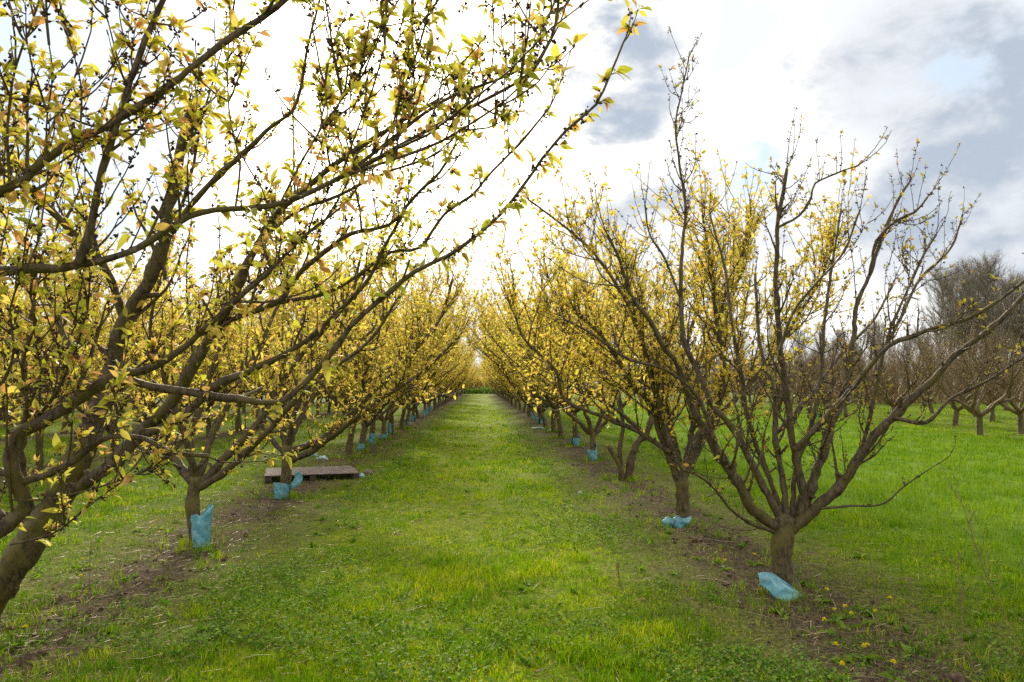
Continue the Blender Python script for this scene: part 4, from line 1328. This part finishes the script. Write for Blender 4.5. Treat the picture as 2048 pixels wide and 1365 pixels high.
def film(name, up, lo, label, seed, bulge=.05, mat=None, fold=.03):
    """a stiff sheet of film spanned between an upper and a lower edge, bulging between them, with sharp creases and a folded-over top"""
    n, m = 40, 22
    A, _ = smooth_line(up, np.ones(len(up)), .01)
    B, _ = smooth_line(lo, np.ones(len(lo)), .01)
    rs = lambda P: np.stack([np.interp(np.linspace(0, 1, n), np.linspace(0, 1, len(P)), P[:, k]) for k in range(3)], -1)
    A, B = rs(A), rs(B)
    v = np.linspace(0, 1, m)[None, :, None]
    V = A[:, None] * (1 - v) + B[:, None] * v
    nrm = unit(np.cross(np.gradient(A, axis=0), B - A))
    if nrm[n // 2, 1] > 0: nrm = -nrm
    t = np.linspace(0, 1, n)[:, None]
    U = v[..., 0]
    crease = np.abs(((t * 2.3 + U * 1.4 + seed * .37) % 1) - .5) * .6 + np.abs(((t * 1.1 - U * 2.1 + seed * .61) % 1) - .5) * .5 - .28
    V = V + nrm[:, None] * (bulge * np.sin(U * math.pi) * (0.4 + .6 * np.sin(t * math.pi)) + .035 * crease)[..., None]
    F = A[:, None] + (np.array([0, 0, -fold]) + nrm * fold * .45)[:, None] * np.linspace(0, 1, 4)[None, :, None] + nrm[:, None] * np.array([0, .014, .012, .006])[None, :, None]
    g = Geo()
    for W in (V, F):
        k = W.shape[1]
        ii = np.arange(n * k).reshape(n, k)
        g.add(W.reshape(-1, 3), None, np.stack([ii[:-1, :-1], ii[:-1, 1:], ii[1:, 1:], ii[1:, :-1]], -1).reshape(-1, 4))
    o = g.build(name, [mat or M_BLUE])
    sm = o.modifiers.new('thickness', 'SOLIDIFY')
    sm.thickness = .002
    return tag(o, label, 'plastic sheet', 'loose plastic film')


Yb = bb[1] - 0.11
film('plastic_sheet', [at(1515, 1147, Yb - .05), at(1541, 1146, Yb - .03), at(1572, 1167, Yb), at(1606, 1194, Yb - .02)], [at(1518, 1172, Yb - .1), at(1530, 1176, Yb - .12), at(1552, 1196, Yb - .16), at(1578, 1209, Yb - .16)],
     'creased blue plastic sheet leaning at the foot of the nearly bare tree', 5, .05)
Yc = cb[1] - .10
film('plastic_sheet', [at(1327, 1037, Yc), at(1336, 1034, Yc - .05), at(1347, 1039, Yc)], [at(1328, 1055, Yc - .02), at(1336, 1058, Yc - .08), at(1347, 1053, Yc - .02)], 'small round wad of blue film left of the second right tree', 6, .07, None, .015)
film('plastic_sheet', [at(1344, 1040, Yc - .02), at(1352, 1031, Yc - .04), at(1366, 1036, Yc - .06), at(1381, 1033, Yc)], [at(1346, 1052, Yc - .06), at(1354, 1060, Yc - .12), at(1366, 1057, Yc - .1), at(1379, 1047, Yc)], 'crumpled blue film wrapped against the foot of the second right tree', 9, .05, None, .02)
for i, (px, py, wdt, lab) in enumerate(((645, 931, .22, 'pale plastic film at the back of the wooden pallet'), (628, 910, .20, 'pale plastic scrap in the grass beyond the pallet'), (722, 953, .13, 'pale blue film scrap beside the pallet corner and stone'),
                                       (1076, 853, .5, 'white plastic strip lying at the right verge of the lane'), (1100, 860, .2, 'small white film scrap at the foot of a right row tree'), (1160, 985, .05, 'tiny white scrap in the grass at the right verge'))):
    p = ground_pt(px, py + 4)
    if i == 0: p = p + (0, 0, .17)
    lying('plastic_scrap', [p + (-wdt / 2, 0, .02), p + (0, .02, .05), p + (wdt / 2, .0, .02)], wdt * .5, lab, 'plastic scrap', 'loose plastic film', 30 + i, M_PALE, puff=.03 if i < 5 else .012, rough=.04 if i < 5 else .01)
p = at(1635, 830, 31)
lying('plastic_scrap', [p + (0, 0, -.15), p + (0.03, 0, 0), p + (0, 0, .15)], .12, 'small green plastic tag glimpsed beyond the bright field', 'plastic scrap', None, 44, plastic_mat('green film', (.05, .5, .25), (.15, .65, .4)), puff=.03)


# ------------------------------------------------------------------ pallet and stone
def box(g, lo, hi, rng=None, mat=0, jit=0.0):
    lo, hi = np.array(lo, float), np.array(hi, float)
    b_ = min(.004, (hi - lo).min() * .2)
    V, q = [], []
    # chamfered box: 24 vertices
    c, hs = (lo + hi) / 2, (hi - lo) / 2
    import itertools
    ids = {}
    for s in itertools.product((-1, 1), repeat=3):
        for ax in range(3):
            e = hs - b_
            e[ax] = hs[ax]
            ids[(s, ax)] = len(V)
            V.append(c + np.array(s) * e)
    t = []
    for ax in range(3):
        o1, o2 = [k for k in range(3) if k != ax]
        for sg_ in (-1, 1):
            def S(a_, b2):
                s = [0, 0, 0]
                s[ax], s[o1], s[o2] = sg_, a_, b2
                return tuple(s)
            q.append([ids[(S(*w2), ax)] for w2 in ((-1, -1), (1, -1), (1, 1), (-1, 1))])
        for a_, b2 in itertools.product((-1, 1), repeat=2):
            s0, s1 = [0, 0, 0], [0, 0, 0]
            s0[ax], s1[ax] = -1, 1
            for s in (s0, s1): s[o1], s[o2] = a_, b2
            q.append([ids[(tuple(s0), o1)], ids[(tuple(s1), o1)], ids[(tuple(s1), o2)], ids[(tuple(s0), o2)]])
    for s in itertools.product((-1, 1), repeat=3): t.append([ids[(s, k)] for k in range(3)])
    V = np.array(V)
    if rng is not None and jit: V = V + rng.normal(0, jit, V.shape)
    g.add(V, t, q, mat)


pc = on_ground(622, 955)
pal = empty('wooden_pallet', (pc[0], pc[1] - .0, 0.0), R_(15), 0.95)
pal.scale = (0.97, 1.0, 0.66)
tag(pal, 'weathered grey wooden pallet lying in the grass under the left row', 'pallet')
prng = np.random.default_rng(3)
PW, PD = 1.55, 1.2
for i in range(8):
    y0 = -PD / 2 + i * (PD / 8)
    g = Geo()
    box(g, (-PW / 2 + prng.uniform(-.02, .02), y0 + .006, .158), (PW / 2 + prng.uniform(-.02, .02), y0 + PD / 8 - .010, .180), prng, 0, .0015)
    g.build('deck_board', [M_WOODP], pal, False)
for xx in (-PW / 2 + .05, 0, PW / 2 - .05):
    g = Geo()
    box(g, (xx - .05, -PD / 2 + .01, .134), (xx + .05, PD / 2 - .01, .157), prng)
    g.build('stringer', [M_WOODD], pal, False)
    g = Geo()
    box(g, (xx - .05, -PD / 2 + .01, .0), (xx + .05, PD / 2 - .01, .022), prng)
    g.build('bottom_board', [M_WOODD], pal, False)
    for yy in (-PD / 2 + .08, 0, PD / 2 - .08):
        g = Geo()
        box(g, (xx - .05, yy - .07, .023), (xx + .05, yy + .07, .133), prng)
        g.build('block', [M_WOODD], pal, False)


def rock(name, loc, s, seed, label):
    rng = np.random.default_rng(seed)
    g = Geo()
    nu, nv = 18, 10
    th = np.linspace(0, 2 * math.pi, nu, endpoint=False)
    ph = np.linspace(.05, math.pi - .05, nv)
    TH, PH = np.meshgrid(th, ph)
    d = np.stack([np.sin(PH) * np.cos(TH), np.sin(PH) * np.sin(TH), np.cos(PH)], -1)
    r = .8 + .45 * vnoise(d[..., 0] * 1.5 + seed, d[..., 1] * 1.5 + d[..., 2] * 1.7, 1.0, 3)
    V = d * r[..., None] * np.array(s)
    ii = np.arange(nu * nv).reshape(nv, nu)
    g.add(V.reshape(-1, 3), None, np.stack([ii[:-1], np.roll(ii, -1, 1)[:-1], np.roll(ii, -1, 1)[1:], ii[1:]], -1).reshape(-1, 4))
    o = g.build(name, [M_STONE])
    o.location = loc
    return tag(o, label, 'stone')


p = on_ground(737, 950)
rock('stone', (p[0], p[1], .03), (.075, .06, .06), 2, 'grey brown stone lying beside the right corner of the pallet')


# ------------------------------------------------------------------ dandelions, dry weed stalks, fallen twigs
def dandelion_parts(seed):
    rng = np.random.default_rng(seed)
    hgt = rng.uniform(.07, .12)
    st, hd, lf = Geo(), Geo(), Geo()
    P = grow(rng, np.zeros((1, 3)), np.array([[rng.normal(0, .15), rng.normal(0, .15), 1.0]]), np.array([hgt]), 5, .05, .06)
    tubes(st, P, np.full((1, 5), .0022), 5)
    c = P[0, -1]
    n = 70
    a = rng.uniform(0, 2 * math.pi, n)
    el = rng.uniform(.1, 1.3, n)
    d = np.stack([np.cos(a) * np.cos(el), np.sin(a) * np.cos(el), np.sin(el)], -1)
    leaves(hd, np.repeat(c[None], n, 0), d, rng.uniform(.012, .019, n), rng, 0, .1, .5)
    k = 7
    a = rng.uniform(0, 2 * math.pi, k)
    leaves(lf, np.zeros((k, 3)) + (0, 0, .004), np.stack([np.cos(a), np.sin(a), rng.uniform(.15, .6, k)], -1), rng.uniform(.07, .11, k), rng, 0, .3, .45)
    return st.mesh('stem', [M_STEM]), hd.mesh('flower_head', [M_YELLOW]), lf.mesh('leaves', [M_WEED])


DAN = [dandelion_parts(60 + i) for i in range(4)]
dl = [(1671, 1224, 0), (1690, 1217, 0), (1695, 1236, 0), (1657, 1248, 0), (1750, 1230, 0), (1782, 1203, 0), (1645, 1189, 0), (1685, 1304, 1), (1724, 1302, 1), (1738, 1301, 1), (1683, 1338, 1), (1792, 1342, 1),
      (1449, 1121, 2), (1510, 1111, 2), (318, 1042, 3), (296, 1053, 3), (167, 1122, 4), (159, 1155, 4), (51, 1271, 5)]
dlab = ['yellow dandelion in the loose group right of the bare tree\'s blue sheet', 'yellow dandelion in the grass near the bottom edge below the bare tree', 'yellow dandelion left of the nearly bare tree trunk',
        'yellow dandelion left of the tall blue sleeve', 'yellow dandelion beside the thick leaning trunk at left', 'lone yellow dandelion at the bottom left by bare soil']
for i, (px, py, gi) in enumerate(dl):
    p = ground_pt(px, py + 18)
    root = empty('dandelion', p, i * 1.3, 1.0)
    tag(root, dlab[gi], 'dandelion', 'dandelions')
    for nm, me in zip(('stem', 'flower_head', 'leaves'), DAN[i % 4]):
        o = bpy.data.objects.new(nm, me)
        COL.objects.link(o)
        o.parent = root

for i, (px, py, hgt, lx, lab) in enumerate(((2046, 1330, 1.02, -.22, 'tall dry weed stalk with a feathery tip at the right edge'), (1925, 1290, .55, -.06, 'shorter dry weed stalk near the bottom right corner'), (1760, 1285, .5, .02, 'thin dry weed stalk among the dandelions'),
                                           (182, 1235, .55, .02, 'thin bare weed stem in front of the leaning left trunk'), (1240, 1190, .25, -.05, 'short dry stalk in the weeds at the right verge'))):
    rng = np.random.default_rng(80 + i)
    b_ = ground_pt(px, py)
    g = Geo()
    P = grow(rng, np.zeros((1, 3)), np.array([[lx, rng.normal(0, .08), 1.0]]), np.array([hgt]), 14, .0, .035)
    tubes(g, P, np.linspace(.0035, .0015, 14)[None], 5)
    n = 16 if i != 3 else 5
    q, T = along(np.repeat(P, n, 0), rng.uniform(.35, 1, n))
    H = grow(rng, q, side_dirs(rng, T, (20, 45), .5), rng.uniform(.04, .16, n) * hgt * 1.5, 4, .05, .1)
    tubes(g, H, np.full((n, 1), .0013) * np.ones(4), 3)
    q, T = along(np.repeat(H, 6, 0), rng.uniform(.3, 1, n * 6))
    buds(g, q, T + rng.normal(0, .5, T.shape), rng.uniform(.006, .012, n * 6), 0, .5)
    o = g.build('dry_weed', [M_DSTEM])
    o.location = b_
    tag(o, lab, 'dry weed', 'dry weed stalks')

tw = [(905, 1165, .16, .5, 'pale stick lying in the middle of the lane'), (830, 1190, .14, 0, 'short straw-coloured stick left of the lane middle'), (945, 1265, .30, .05, 'long thin straw stem lying across the near lane'),
      (990, 1305, .13, 1.1, 'short tan stick in the grass at the bottom of the lane'), (1095, 1345, .17, .6, 'reddish twig at the bottom edge of the lane'), (1425, 1150, .75, 1.75, 'long bent dry twig left of the bare tree trunk'),
      (155, 1350, .14, 2.0, 'grey cut stick poking up at the bottom left corner'), (110, 1310, .45, .35, 'long thin twig on the bare soil at bottom left'), (370, 1130, .30, 1.45, 'pale twig running down from the tall blue sleeve'),
      (290, 1140, .45, .2, 'forked dry twig in the weeds left of the tall blue sleeve'), (1745, 1320, .22, 1.3, 'straight tan stick standing among the bottom right dandelions'), (640, 1120, .3, .9, 'dark twig on the soil strip below the pallet tree'), (1390, 1085, .8, 2.5, 'branching dead prunings beside the second right tree')]
for i, (px, py, ln, an, lab) in enumerate(tw):
    rng = np.random.default_rng(120 + i)
    c = ground_pt(px, py)
    g = Geo()
    st = np.array([[-math.cos(an) * ln / 2, -math.sin(an) * ln / 2, .015]])
    P = grow(rng, st, np.array([[math.cos(an), math.sin(an), .06]]), np.array([ln]), 9, 0, .10)
    P[..., 2] = np.clip(P[..., 2], .006, .07)
    r = .0045 if ln < .5 else .006
    tubes(g, P, np.linspace(r, r * .45, 9)[None], 6)
    if ln > .25:
        n = 5
        q, T = along(np.repeat(P, n, 0), rng.uniform(.2, .9, n))
        H = grow(rng, q, side_dirs(rng, T, (25, 55), .3), rng.uniform(.1, .4, n) * ln, 5, .0, .1)
        tubes(g, H, np.full((n, 1), r * .5) * np.linspace(1, .5, 5), 4)
    o = g.build('fallen_twig', [M_TWIG])
    o.location = c
    tag(o, lab, 'twig', 'fallen twigs')
